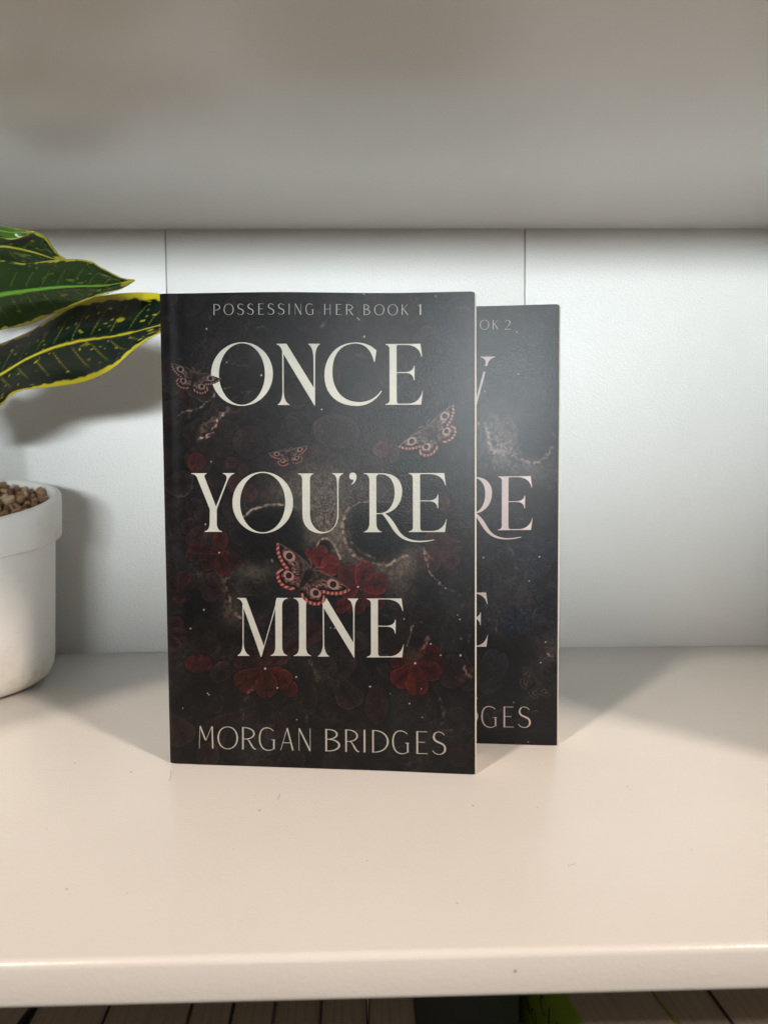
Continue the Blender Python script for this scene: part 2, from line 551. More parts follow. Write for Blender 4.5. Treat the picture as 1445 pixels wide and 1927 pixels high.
# ------------------------------------------------------------------ cover pictures (flat print)
def vnoise(x, y, seed):
    xi, yi = np.floor(x).astype(int), np.floor(y).astype(int)
    fx, fy = x - xi, y - yi
    fx, fy = fx * fx * (3 - 2 * fx), fy * fy * (3 - 2 * fy)

    def h(a, b):
        n = (a * 374761393 + b * 668265263 + seed * 974711) & 0x7fffffff
        n = ((n ^ (n >> 13)) * 1274126177) & 0x7fffffff
        return ((n ^ (n >> 16)) & 0xffff) / 65535.0
    return (h(xi, yi) * (1 - fx) + h(xi + 1, yi) * fx) * (1 - fy) + (h(xi, yi + 1) * (1 - fx) + h(xi + 1, yi + 1) * fx) * fy


def fbm(x, y, seed, octs=4):
    s, a, t = 0, 1, 0
    for k in range(octs):
        s = s + a * vnoise(x * 2 ** k, y * 2 ** k, seed + k * 17)
        t += a
        a *= .55
    return s / t


def sst(a, b, x):
    t = np.clip((x - a) / (b - a), 0, 1)
    return t * t * (3 - 2 * t)


class Art:
    """a picture painted at the points (X, Y) of a print layout; colours kept in display values 0..255"""

    def __init__(s, X, Y, base):
        s.X, s.Y = X, Y
        s.C = np.ones(X.shape + (3,)) * np.array(base, float)
        s.A = np.zeros(X.shape)
        s.wx = X + 5 * (fbm(X / 14, Y / 14, 5, 3) - .5)
        s.wy = Y + 5 * (fbm(X / 14, Y / 14, 9, 3) - .5)
        s.fine = fbm(X / 5, Y / 5, 21, 4)
        s.mid = fbm(X / 26, Y / 26, 31, 4)
        s.big = fbm(X / 95, Y / 95, 41, 4)

    def box(s, x0, y0, x1, y1):
        m = (s.X > x0) & (s.X < x1) & (s.Y > y0) & (s.Y < y1)
        r = np.where(m.any(1))[0]
        c = np.where(m.any(0))[0]
        if len(r) == 0 or len(c) == 0:
            return None
        return slice(r[0], r[-1] + 1), slice(c[0], c[-1] + 1)

    def mix(s, sl, a, col):
        s.C[sl] = s.C[sl] * (1 - a[..., None]) + np.asarray(col, float) * a[..., None]

    def petal(s, cx, cy, rx, ry, rot, fill, rim, al=.8, base=None):
        """one leaflet: a rounded blade, pointed towards `base` when given"""
        bx, by = base if base else (cx, cy)
        R = max(rx, ry) * 1.3
        sl = s.box(min(cx, bx) - R, min(cy, by) - R, max(cx, bx) + R, max(cy, by) + R)
        if sl is None: return
        x, y = s.wx[sl] - cx, s.wy[sl] - cy
        c, n = math.cos(rot), math.sin(rot)
        u, v = (x * c + y * n) / rx, (-x * n + y * c) / ry
        d = np.hypot(u, v)
        if base:
            L = math.hypot(bx - cx, by - cy) + 1e-6
            ex, ey = (bx - cx) / L, (by - cy) / L
            t = np.clip((x * ex + y * ey) / L, 0, 1)
            q = np.hypot(x - ex * t * L, y - ey * t * L) / ((rx + ry) / 2 * np.sqrt(np.clip(1 - t * .97, .02, 1)))
            d = np.minimum(d, np.where(t > .02, q, d))
            al_out = np.arctan2(-x * ey + y * ex, -(x * ex + y * ey))          # notch at the outer end
            d = d + .16 * np.exp(-(al_out / .22) ** 2) * sst(.5, 1., np.hypot(u, v))
            ang = np.arctan2((y - ey * L) * ex - (x - ex * L) * ey, -((x - ex * L) * ex + (y - ey * L) * ey))
        else:
            ang = np.arctan2(v, u + 1.2)
        edge_n = (s.fine[sl] - .5) * .10
        a = sst(1.03, .94, d + edge_n) * al * (.72 + .5 * s.mid[sl])
        tex = .45 + .55 * s.mid[sl] + .55 * s.fine[sl]
        veins = np.exp(-((np.mod(ang * 5.5, 1) - .5) / .10) ** 2)
        f = np.array(fill, float)[None, None] * (tex * (.70 + .34 * d) + .16 * veins * sst(.15, .7, d))[..., None]
        if base:
            crease = np.exp(-(ang / .035) ** 2) * .35
            f = f * (1 - crease[..., None])
        side = .5 + .5 * np.sin(np.arctan2(y, x) + cx * .37)
        r = sst(.84, .965, d) * (.15 + .85 * s.mid[sl]) * (.25 + .75 * side)
        col = f * (1 - r[..., None]) + np.array(rim, float) * r[..., None]
        sh = sst(1.28, 1.0, d)[..., None] * (1 - np.clip(a, 0, 1)[..., None]) * .35 * al    # darker print round the leaflet
        s.C[sl] = s.C[sl] * (1 - sh)
        a = np.clip(a, 0, 1)
        s.C[sl] = s.C[sl] * (1 - a[..., None]) + col * a[..., None]

    def glow(s, cx, cy, rx, ry, rot, col, al, tex=.6, p=2.0):
        R = max(rx, ry) * 2.2
        sl = s.box(cx - R, cy - R, cx + R, cy + R)
        if sl is None: return
        x, y = s.wx[sl] - cx, s.wy[sl] - cy
        c, n = math.cos(rot), math.sin(rot)
        d = np.hypot((x * c + y * n) / rx, (-x * n + y * c) / ry)
        a = np.exp(-d ** p) * al * np.clip(1 - tex + tex * 2 * (s.fine[sl] * .6 + s.mid[sl] * .4), 0, 1.3)
        s.mix(sl, np.clip(a, 0, 1), col)

    def ridges(s, cx, cy, rx, ry, al, sc=11, p=3):
        sl = s.box(cx - 1.6 * rx, cy - 1.6 * ry, cx + 1.6 * rx, cy + 1.6 * ry)
        if sl is None: return
        d = np.hypot((s.X[sl] - cx) / rx, (s.Y[sl] - cy) / ry)
        n = np.abs(fbm(s.wx[sl] / sc, s.wy[sl] / (sc * 1.5), 55, 4) - .5) * 2
        k = sst(.14, .0, n) * np.exp(-d ** p) * al
        s.C[sl] *= (1 - k)[..., None]
        hi = sst(.16, .24, n) * sst(.42, .3, n) * np.exp(-d ** p) * al * .5
        s.C[sl] *= (1 + hi)[..., None]

    def bone_line(s, pts, w, col, al=.9, rough=1.0):
        xs = [p[0] for p in pts]
        ys = [p[1] for p in pts]
        sl = s.box(min(xs) - 4 * w - 6, min(ys) - 4 * w - 6, max(xs) + 4 * w + 6, max(ys) + 4 * w + 6)
        if sl is None: return
        X = s.X[sl] + rough * 9 * (fbm(s.X[sl] / 6, s.Y[sl] / 6, 77, 3) - .5)
        Y = s.Y[sl] + rough * 9 * (fbm(s.X[sl] / 6, s.Y[sl] / 6, 83, 3) - .5)
        d = np.full(X.shape, 1e9)
        for (x0, y0), (x1, y1) in zip(pts[:-1], pts[1:]):
            L2 = (x1 - x0) ** 2 + (y1 - y0) ** 2 + 1e-9
            t = np.clip(((X - x0) * (x1 - x0) + (Y - y0) * (y1 - y0)) / L2, 0, 1)
            d = np.minimum(d, np.hypot(X - x0 - t * (x1 - x0), Y - y0 - t * (y1 - y0)))
        a = np.exp(-(d / w) ** 2) * al * np.clip((s.fine[sl] - .30) * 2.6 * rough + (1 - rough), 0, 1)
        s.mix(sl, a, col)

    def dot(s, x, y, r=1.5, col=(215, 205, 195), al=.95):
        sl = s.box(x - 4 * r, y - 4 * r, x + 4 * r, y + 4 * r)
        if sl is None: return
        d = np.hypot(s.X[sl] - x, s.Y[sl] - y)
        s.mix(sl, sst(r * 1.25, r * .55, d) * al, col)

    def moth(s, tl, tr, vivid=1.0, al=1.0, tint=(1, 1, 1)):
        cx, cy = (tl[0] + tr[0]) / 2, (tl[1] + tr[1]) / 2
        dx, dy = tr[0] - tl[0], tr[1] - tl[1]
        S = math.hypot(dx, dy) / 2
        ax, ay = dx / 2 / S, dy / 2 / S
        sl = s.box(cx - 1.25 * S, cy - 1.25 * S, cx + 1.25 * S, cy + 1.25 * S)
        if sl is None: return
        X, Y = s.X[sl] - cx, s.Y[sl] - cy
        U = (X * ax + Y * ay) / S
        V = (-X * ay + Y * ax) / S
        P = np.abs(U)
        tn = np.array(tint, float)

        def inside(poly):
            m = np.zeros(P.shape, bool)
            for (x0, y0), (x1, y1) in zip(poly, poly[1:] + poly[:1]):
                c = ((y0 > V) != (y1 > V)) & (P < (x1 - x0) * (V - y0) / ((y1 - y0) if y1 != y0 else 1e-9) + x0)
                m ^= c
            return m

        def seg(poly):
            d = np.full(P.shape, 9.)
            for (x0, y0), (x1, y1) in zip(poly[:-1], poly[1:]):
                L2 = (x1 - x0) ** 2 + (y1 - y0) ** 2 + 1e-12
                t = np.clip(((P - x0) * (x1 - x0) + (V - y0) * (y1 - y0)) / L2, 0, 1)
                d = np.minimum(d, np.hypot(P - x0 - t * (x1 - x0), V - y0 - t * (y1 - y0)))
            return d
        fore_m = path("M1.0 -0.02 C0.98 0.10 0.86 0.22 0.74 0.28 C0.66 0.33 0.58 0.36 0.50 0.38", 8)
        fore = path("M0.0 0.10 C0.15 -0.02 0.55 -0.08 1.0 -0.02", 8) + fore_m[1:] + [(0.06, .34)]
        hind_m = path("M0.62 0.42 C0.70 0.52 0.62 0.68 0.46 0.74 C0.34 0.78 0.22 0.76 0.12 0.70", 8)
        hind = [(0.05, .26), (.40, .36)] + hind_m + [(0.03, .62)]
        px = 0.75 / S
        grain = s.fine[sl]

        def wing(poly, margin, base, eye, er, rays):
            m = inside(poly).astype(float)
            dm = seg(margin)
            col = np.ones(P.shape + (3,)) * np.array(base)
            col *= (.25 + 1.3 * grain)[..., None]
            blot = sst(.52, .62, s.mid[sl] * .4 + fbm(P * 9, V * 9, 61, 3) * .6)[..., None]
            col = col * (1 - .6 * blot)
            ang = np.arctan2(V - rays[1], P - rays[0])
            vein = np.abs(np.mod(ang * rays[2], 1) - .5) * 2
            pale = (sst(.125, .15, dm) * sst(.34, .24, dm) * (.35 + .65 * grain))[..., None]
            col = col * (1 - .8 * pale) + np.array((164, 134, 126)) * .8 * pale
            zig = dm + .012 * np.sin(ang * rays[2] * 2 * math.pi)
            for z0, z1 in ((.155, .012), (.245, .014), (.36, .016)):
                zz = np.exp(-((zig - z0) / z1) ** 2)[..., None] * .85
                col = col * (1 - zz) + np.array((12, 9, 9)) * zz
            vd = sst(.66, .9, vein)[..., None]
            col = col * (1 - .85 * vd) + np.array((12, 9, 9)) * .85 * vd
            dark = (sst(.075, .09, dm) * sst(.135, .115, dm))[..., None]
            col = col * (1 - dark * .9) + np.array((10, 8, 8)) * dark * .9
            bead = sst(.085, .06, dm)
            k = .55 + .45 * np.cos((P * 1.0 - V * 1.0 + (P + V) * .3) * 44)
            bcol = np.array((172, 104, 95)) * (.36 + .74 * k)[..., None]
            col = col * (1 - bead[..., None]) + bcol * bead[..., None]
            e = np.hypot(P - eye[0], V - eye[1]) / er
            ring_ = sst(1.6, 1.35, np.hypot((P - eye[0]) / 1.35, V - eye[1]) / er)[..., None]
            col = col * (1 - ring_) + np.array((146, 118, 108)) * ring_
            d1 = sst(1.08, .95, e)[..., None]
            col = col * (1 - d1) + np.array((9, 8, 9)) * d1
            g = (sst(.62, .5, e) * sst(.3, .42, e))[..., None] * .5
            col = col * (1 - g) + np.array((90, 80, 76)) * g
            edge = sst(px * 1.2, 0, seg(poly + poly[:1]))[..., None] * .5
            col = col * (1 - edge) + np.array((12, 9, 9)) * edge
            grey = col.mean(-1, keepdims=True)
            col = (grey * (1 - vivid) + col * vivid) * tn
            s.A[sl] = np.maximum(s.A[sl], m)
            a = (m * al)[..., None]
            s.C[sl] = s.C[sl] * (1 - a) + col * a
        wing(hind, hind_m, (80, 52, 47), (.37, .46), .068, (.06, .30, 3.2))
        wing(fore, fore_m, (72, 58, 53), (.60, .08), .075, (.0, .16, 5.2))
        body = (.9 * inside(path("M0 0.02 C0.10 0.04 0.11 0.2 0.07 0.34 C0.06 0.46 0.03 0.55 0 0.60", 6)).astype(float) * al)[..., None]
        s.C[sl] = s.C[sl] * (1 - body) + (np.array((26, 19, 18)) * (.5 + grain)[..., None] * tn) * body
        lead = (sst(px * 1.6, px * .3, seg(path("M0.02 0.06 C0.15 -0.03 0.55 -0.09 1.0 -0.02", 8))) * al * .6)[..., None]
        s.C[sl] = s.C[sl] * (1 - lead) + np.array((150, 132, 122)) * tn * lead
        for q in ("M0.03 0.03 C0.05 -0.05 0.12 -0.10 0.20 -0.11",):
            an = (sst(px * 1.2, px * .3, seg(path(q, 8))) * al * .7)[..., None]
            s.C[sl] = s.C[sl] * (1 - an) + np.array((150, 135, 126)) * tn * an


def loc(o, x, y):
    return o[0] + x / o[2], o[1] + y / o[2]


def paint_cover_one(X, Y):
    a = Art(X, Y, (21, 20, 21))
    a.C *= (.62 + .75 * a.big)[..., None]
    a.C += np.array((9, 8, 8)) * (sst(.40, .75, a.mid))[..., None]
    a.C += np.array((11, 11, 11)) * (sst(.45, .8, a.big) * (.4 + a.fine))[..., None]

    def pet(o, lst, fill, rim, al=.8, k=1.0, ctr=None):
        for q in lst:
            x, y = loc(o, q[0], q[1])
            k = 1.06 if ctr else (1.15 if al > .6 else 1.1)
            rx = q[2] / o[2] * k
            ry = (q[3] if len(q) > 3 else q[2]) / o[2] * k
            a.petal(x, y, rx, ry, q[4] if len(q) > 4 else 0, fill, rim, al, loc(o, *ctr) if ctr else None)
    # dim foliage filling the ground
    r2 = np.random.default_rng(3)
    for _ in range(230):
        x, y = r2.uniform(300, 900), r2.uniform(550, 1455)
        r = r2.uniform(11, 31)
        w = r2.uniform(0, 1)
        a.petal(x, y, r, r * r2.uniform(.75, 1), r2.uniform(0, 3), (32 + 10 * w, 29, 30), (80 + 16 * w, 72, 72), r2.uniform(.4, .85), (x + r2.uniform(-1.6, 1.6) * r, y + r2.uniform(-1.6, 1.6) * r))
    vein = np.abs(fbm(X / 60, Y / 60, 91, 4) - .5)
    k = (sst(.012, .0, vein) * sst(.45, .7, a.mid) * .45)[..., None]
    a.C = a.C * (1 - k) + np.array((92, 80, 74)) * k
    pet(C1, [(270, 360, 125), (310, 130, 120), (640, 380, 110), (1250, 180, 130), (180, 1080, 110), (660, 560, 110)], (30, 27, 27), (46, 40, 39), .55)
    pet(C1, [(560, 1300, 190, 150), (820, 1330, 130), (390, 1480, 120, 110), (1190, 1220, 95), (1340, 1360, 90, 70)], (42, 32, 31), (58, 44, 42), .6)
    pet(C2, [(100, 480, 130), (60, 700, 110), (700, 450, 125, 105), (590, 700, 65), (300, 1080, 120, 90), (180, 640, 90)], (38, 27, 27), (58, 40, 40), .6)
    pet(C2, [(210, 1245, 180, 125, .15)], (50, 40, 38), (82, 70, 66), .75)
    pet(C2, [(640, 1420, 95), (520, 1560, 90)], (56, 36, 37), (86, 50, 50), .75)
    pet(C2, [(590, 1400, 62)], (98, 44, 42), (122, 58, 54), .75)
    pet(C2, [(400, 1355, 42, 18), (60, 1400, 95, 40)], (80, 40, 40), (98, 48, 44), .6)
    pet(C3, [(330, 60, 75), (640, 70, 48), (745, 130, 48), (670, 250, 62, 72), (800, 330, 72)], (74, 30, 33), (92, 40, 42), .7)
    pet(C3, [(310, 455, 78), (260, 625, 78, 70), (400, 520, 90), (580, 600, 58), (330, 740, 90)], (40, 30, 31), (76, 54, 52), .75, ctr=(408, 605))
    # the skull: brow, nose bridge, cheeks, then the hollows
    bone = (92, 81, 74)
    a.glow(612, 915, 100, 62, .0, (60, 52, 47), .9, .5)
    a.glow(560, 920, 72, 26, -.35, (82, 70, 62), .85, .7)
    a.glow(700, 928, 66, 28, .2, (75, 64, 57), .8, .7)
    a.glow(610, 950, 50, 52, 0, bone, .95, .6)
    a.glow(613, 985, 26, 60, 0, (117, 101, 89), .85, .8)
    a.glow(640, 1010, 20, 48, -.25, (114, 95, 82), .9, .8)
    a.glow(583, 1010, 18, 38, .2, (97, 83, 73), .8, .8)
    a.glow(482, 1078, 46, 17, .03, (84, 75, 63), .85, .6)
    a.glow(765, 1068, 38, 26, -.6, (105, 90, 77), .95, .5)
    a.glow(700, 1078, 64, 18, .25, (92, 78, 67), .9, .6)
    a.glow(748, 1104, 34, 22, .5, (86, 75, 65), .7, .7)
    a.glow(445, 1150, 16, 46, .2, (66, 56, 48), .6, .9)
    for q_ in (a.box(420, 840, 830, 1140),):
        g_ = a.C[q_].mean(-1, keepdims=True)
        a.C[q_] = (a.C[q_] * .66 + g_ * .34) * .92
    a.ridges(612, 960, 110, 95, .38, 7)
    a.ridges(740, 1080, 70, 40, .35, 7)
    a.glow(515, 1006, 63, 50, .1, (13, 11, 11), 1.0, .05, 5)
    a.glow(713, 1004, 58, 52, 0, (13, 12, 12), 1.0, .05, 6)
    a.glow(540, 1045, 60, 22, 0, (16, 13, 12), .9, .1, 3)
    a.bone_line([(463, 975), (478, 962), (500, 955), (525, 953), (556, 958)], 2.6, (158, 140, 124), .95, .6)
    a.bone_line([(657, 964), (650, 985), (648, 1005), (655, 1030), (672, 1050), (700, 1064), (735, 1066), (768, 1050)], 3.0, (160, 136, 116), .95, .6)
    a.bone_line([(658, 998), (664, 1022), (684, 1044), (708, 1054)], 2.2, (128, 108, 92), .9, .7)
    a.bone_line([(660, 962), (680, 950), (700, 946), (735, 950)], 2.0, (122, 106, 92), .85, .7)
    for k in range(9):
        t = k / 8
        a.bone_line([(680 + 20 * t, 1040 + 12 * t), (676 + 22 * t, 1052 + 11 * t)], .7, (30, 24, 20), .8, .1)
    a.glow(613, 1032, 14, 20, 0, (11, 9, 9), 1, .05, 4)
    a.bone_line([(598, 1035), (606, 1020), (614, 1016), (624, 1020), (636, 1036), (644, 1056)], 2.0, (168, 146, 128), .95, .5)
    a.bone_line([(614, 975), (613, 995), (615, 1018)], 1.2, (18, 14, 13), .95, .7)
    for k in range(7):
        yy = 936 + k * 6
        a.bone_line([(596 + 3 * (k % 2), yy), (612, yy + 2), (628, yy - 1)], 1.1, (26, 20, 18), .85, .9)
    a.bone_line([(586, 965), (592, 975), (587, 990), (596, 1000)], 2.2, (22, 17, 15), .85, .8)
    a.bone_line([(632, 968), (626, 982), (634, 996)], 1.6, (24, 18, 16), .85, .8)
    # clovers in front of the skull
    pet(C4, [(1060, 760, 120, 95, .3), (1170, 935, 68), (1000, 965, 75, 60), (930, 900, 50), (1190, 800, 60)], (66, 40, 43), (98, 60, 62), .75, ctr=(1075, 850))
    pet(C4, [(1100, 430, 55, 60), (800, 480, 30)], (84, 46, 48), (110, 66, 66), .6)
    pet(C3, [(540, 750, 72, 90, .1)], (66, 28, 28), (84, 38, 36), .85, ctr=(530, 850))
    pet(C3, [(440, 910, 88, 100, .2), (650, 920, 85, 72, .2), (310, 815, 62, 45)], (48, 24, 24), (82, 44, 40), .85, ctr=(530, 850))
    pet(C3, [(565, 985, 72, 75)], (58, 26, 24), (120, 58, 48), .9, ctr=(530, 850))
    pet(C3, [(265, 1120, 58), (110, 1130, 62), (255, 1240, 38)], (38, 28, 28), (72, 48, 46), .7, ctr=(172, 1150))
    pet(C3, [(212, 1072, 64), (170, 1245, 56)], (48, 28, 28), (98, 54, 50), .8, ctr=(172, 1150))
    pet(C4, [(-40, 850, 60, 50), (20, 880, 75, 88, .3)], (87, 24, 24), (129, 43, 41), .95, ctr=(40, 1010))
    pet(C4, [(125, 965, 84, 88, -.3)], (96, 28, 28), (139, 47, 45), .95, ctr=(40, 1010))
    pet(C4, [(340, 1330, 82, 70), (215, 1320, 52, 66), (520, 1290, 76, 66)], (67, 24, 24), (116, 41, 39), .9, ctr=(400, 1240))
    pet(C4, [(270, 1045, 88, 82, .4), (415, 1015, 84, 86, 0), (520, 1125, 104, 92, -.3), (280, 1200, 70, 60)], (75, 26, 26), (122, 47, 45), .95, ctr=(360, 1155))
    a.bone_line([loc(C4, 360, 1155), loc(C4, 410, 1080), loc(C4, 450, 1050)], 1.4, (24, 12, 12), .8, .2)
    a.bone_line([loc(C4, 360, 1155), loc(C4, 250, 1150)], 1.4, (24, 12, 12), .8, .2)
    a.bone_line([loc(C4, 360, 1155), loc(C4, 420, 1300)], 1.4, (24, 12, 12), .8, .2)
    # lower half
    pet(C5, [(140, 125, 66), (180, 215, 60), (125, 305, 58)], (44, 28, 29), (90, 58, 56), .8, ctr=(60, 200))
    pet(C5, [(345, 470, 105, 72)], (60, 24, 26), (70, 32, 32), .7)
    pet(C5, [(390, 200, 110), (620, 240, 80), (380, 800, 120, 130), (200, 760, 90), (1180, 960, 130), (940, 860, 110)], (26, 22, 21), (38, 32, 30), .6)
    pet(C5, [(760, 480, 115, 90, -.2), (1050, 400, 105, 90), (900, 330, 70), (1370, 190, 80, 95)], (46, 28, 27), (66, 44, 42), .8, ctr=(940, 515))
    pet(C5, [(1165, 690, 52, 62)], (62, 20, 20), (170, 48, 46), .9)
    pet(C5, [(780, 625, 112, 98, .2), (1085, 605, 92, 88), (950, 665, 98, 105)], (64, 26, 22), (104, 46, 38), .92, ctr=(940, 515))
    pet(C6, [(220, 470, 110), (60, 500, 100), (360, 280, 80)], (40, 32, 31), (52, 42, 40), .7)
    pet(C6, [(700, 200, 90), (920, 130, 110), (1000, 80, 80), (1280, 560, 80, 110)], (32, 24, 23), (62, 40, 38), .6)
    pet(C6, [(1170, 540, 115, 130), (1230, 1280, 82)], (42, 26, 29), (66, 42, 46), .75)
    pet(C6, [(520, 830, 92, 150)], (36, 23, 27), (54, 34, 40), .8)
    pet(C6, [(985, 400, 100, 95), (710, 430, 70, 85)], (58, 18, 17), (100, 33, 30), .9, ctr=(855, 470))
    pet(C6, [(730, 600, 88, 86), (1000, 540, 90, 80)], (66, 21, 19), (126, 36, 33), .95, ctr=(855, 470))
    pet(C6, [(870, 655, 94, 90)], (72, 23, 20), (134, 40, 36), .95, ctr=(855, 470))
    a.glow(*loc(C6, 830, 400), 18, 14, .3, (66, 50, 44), .8, .9)
    for p, q in (((855, 470), (800, 560)), ((855, 470), (870, 640)), ((855, 470), (950, 520)), ((855, 470), (930, 420))):
        a.bone_line([loc(C6, *p), loc(C6, *q)], 1.1, (46, 14, 12), .7, .3)
    for p, q in (((940, 515), (850, 620)), ((940, 515), (1030, 640)), ((940, 515), (1060, 480)), ((940, 515), (800, 500))):
        a.bone_line([loc(C5, *p), loc(C5, *q)], 1.3, (20, 10, 9), .8, .3)
    # bright splinters and threads
    W1, W2 = (196, 170, 154), (120, 98, 86)
    for o, pts, w, c, al in (
            (C1, [(640, 1050), (580, 1110), (540, 1160), (520, 1220), (440, 1310), (380, 1300)], 2.6, W1, .95),
            (C1, [(560, 1090), (500, 1150), (430, 1200), (410, 1240)], 7.5, (112, 92, 82), .7),
            (C1, [(200, 1110), (250, 1080), (310, 1060), (400, 1040), (450, 1000), (520, 930)], 1.8, (132, 118, 110), .85),
            (C1, [(305, 1030), (310, 1080), (300, 1130)], 1.2, W2, .8), (C1, [(600, 880), (680, 870)], 1.4, W2, .8),
            (C1, [(640, 1060), (700, 1090), (740, 1060)], 1.6, W2, .8), (C1, [(690, 960), (760, 915), (830, 910)], 3.0, (78, 66, 62), .7),
            (C1, [(590, 640), (640, 650), (740, 685), (850, 680)], 1.1, (66, 58, 55), .8), (C1, [(870, 365), (930, 355), (1000, 390)], 1.1, (104, 84, 76), .8),
            (C1, [(320, 600), (350, 530), (400, 580)], 1.3, (70, 60, 58), .7),
            (C2, [(75, 350), (100, 330), (125, 300)], 2.2, (150, 112, 100), .9), (C2, [(155, 330), (160, 350)], 1.6, (140, 48, 46), .9),
            (C2, [(1210, 490), (1350, 460)], 1.1, (70, 62, 60), .7), (C2, [(1090, 540), (1100, 590)], 1.4, W2, .7),
            (C3, [(640, 1050), (600, 1100), (605, 1160), (620, 1250), (640, 1350), (690, 1400), (720, 1420)], 2.2, (148, 122, 102), .9),
            (C3, [(590, 1090), (580, 1180), (590, 1300), (610, 1400)], 6.5, (84, 68, 56), .75),
            (C3, [(950, 920), (1010, 925)], 2.0, (140, 124, 110), .9),
            (C4, [(930, 830), (960, 880), (990, 930)], 4.6, (124, 90, 84), .9), (C4, [(930, 830), (960, 960), (1010, 1060), (1090, 1140)], 1.5, (150, 132, 120), .9),
            (C4, [(1110, 1160), (1180, 1200), (1250, 1220)], 1.5, (96, 84, 78), .8),
            (C4, [(820, 1500), (840, 1560)], 1.4, (112, 86, 78), .8), (C4, [(1000, 220), (1060, 260)], 1.5, (120, 92, 92), .6),
            (C5, [(830, 680), (790, 730), (765, 785)], 1.7, (128, 80, 68), .85), (C5, [(735, 870), (760, 880)], 1.8, W2, .85), (C5, [(745, 900), (745, 955)], 1.4, W2, .8),
            (C5, [(485, 485), (430, 525)], 1.3, (100, 62, 56), .8), (C5, [(1330, 450), (1400, 570), (1395, 620)], 4.0, (92, 78, 62), .75),
            (C5, [(1390, 540), (1395, 590)], 1.4, (150, 132, 110), .8), (C5, [(1300, 930), (1290, 970)], 1.8, (98, 80, 60), .7),
            (C6, [(835, 150), (820, 210), (805, 260), (780, 320)], 1.5, (140, 102, 96), .9), (C6, [(970, 240), (940, 300), (910, 340)], 3.4, (150, 108, 94), .9),
            (C6, [(860, 120), (920, 115)], 1.2, W2, .7), (C6, [(1280, 500), (1300, 560), (1350, 590)], 2.2, (190, 150, 132), .95),
            (C6, [(1300, 400), (1340, 500), (1345, 560)], 6.0, (74, 54, 46), .7), (C6, [(1340, 220), (1310, 290)], 2.0, (110, 76, 68), .8),
            (C6, [(1200, 265), (1250, 250)], 2.0, (140, 126, 116), .8), (C6, [(1060, 770), (1090, 850), (1110, 910), (1085, 990)], 1.8, (120, 96, 86), .85),
            (C6, [(1105, 910), (1095, 960)], 3.6, (104, 80, 72), .8), (C6, [(1090, 1045), (1220, 1050)], 1.6, (92, 72, 70), .8),
            (C6, [(1200, 590), (1280, 640)], 1.4, (84, 58, 50), .7), (C6, [(520, 1340), (660, 1260)], 6.0, (46, 36, 36), .6),
            (C6, [(20, 860), (160, 770)], 1.8, (48, 40, 38), .7), (C6, [(580, 45), (640, 80)], 1.1, (90, 78, 70), .7)):
        a.bone_line([loc(o, *p) for p in pts], w, c, al)
    for o, x, y, r in ((C1, 450, 368, 1.5), (C1, 925, 768, 1.7), (C1, 625, 655, 1.1), (C1, 490, 1500, 1.2), (C2, 452, 437, 1.9), (C2, 395, 280, 1.2), (C2, 408, 292, 1.2),
                       (C2, 88, 1060, 1.3), (C2, 1060, 97, 1.3), (C2, 450, 72, 1.2), (C3, 408, 605, 1.5), (C3, 532, 855, 1.4), (C3, 395, 1353, 1.5), (C3, 272, 1518, 1.2),
                       (C4, 360, 1155, 2.0), (C4, 1243, 1440, 1.3), (C4, 1120, 1168, 1.2), (C4, 760, 1435, 1.2), (C5, 940, 515, 2.1), (C5, 427, 730, 1.4), (C5, 440, 742, 1.1),
                       (C5, 1048, 683, 1.5), (C5, 1215, 588, 1.5), (C5, 205, 860, 1.2), (C5, 1218, 960, 1.2), (C5, 275, 165, 1.2), (C6, 855, 470, 2.1), (C6, 462, 673, 1.9),
                       (C6, 1247, 400, 2.0), (C6, 1075, 400, 1.4), (C6, 990, 300, 1.6), (C6, 805, 820, 1.3), (C6, 637, 735, 1.0), (C6, 915, 940, 1.2), (C6, 120, 160, 1.2),
                       (C6, 155, 165, 1.2), (C6, 1222, 50, 1.2), (C6, 908, 690, 1.1)):
        a.dot(*loc(o, x, y), r)
    for _ in range(90):
        a.dot(r2.uniform(305, 895), r2.uniform(556, 1450), r2.uniform(.4, .75), (120, 108, 100), r2.uniform(.3, .7))
    a.moth(loc(C1, 140, 668), loc(C1, 578, 800), .7, .95, (.8, .78, .78))
    a.moth(loc(C1, 990, 1437), loc(C1, 1322, 1375), .75, .95, (.95, .9, .9))
    a.moth(loc(C2, 745, 1385), loc(C2, 1208, 1030), .7, .95, (1.15, 1.12, 1.12))
    a.moth(loc(C3, 1044, 776), loc(C4, 288, 1190), 1.0, 1.0, (1, .92, .92))
    # fine printed grain and leaf-fibre over everything
    fib = np.abs(fbm(X / 9 + 3 * a.mid, Y / 9, 131, 4) - .5)
    a.C *= (.82 + .36 * a.fine)[..., None]
    a.C += np.array((15, 14, 14)) * (sst(.03, .0, fib) * sst(.35, .65, a.big))[..., None]
    return a.C


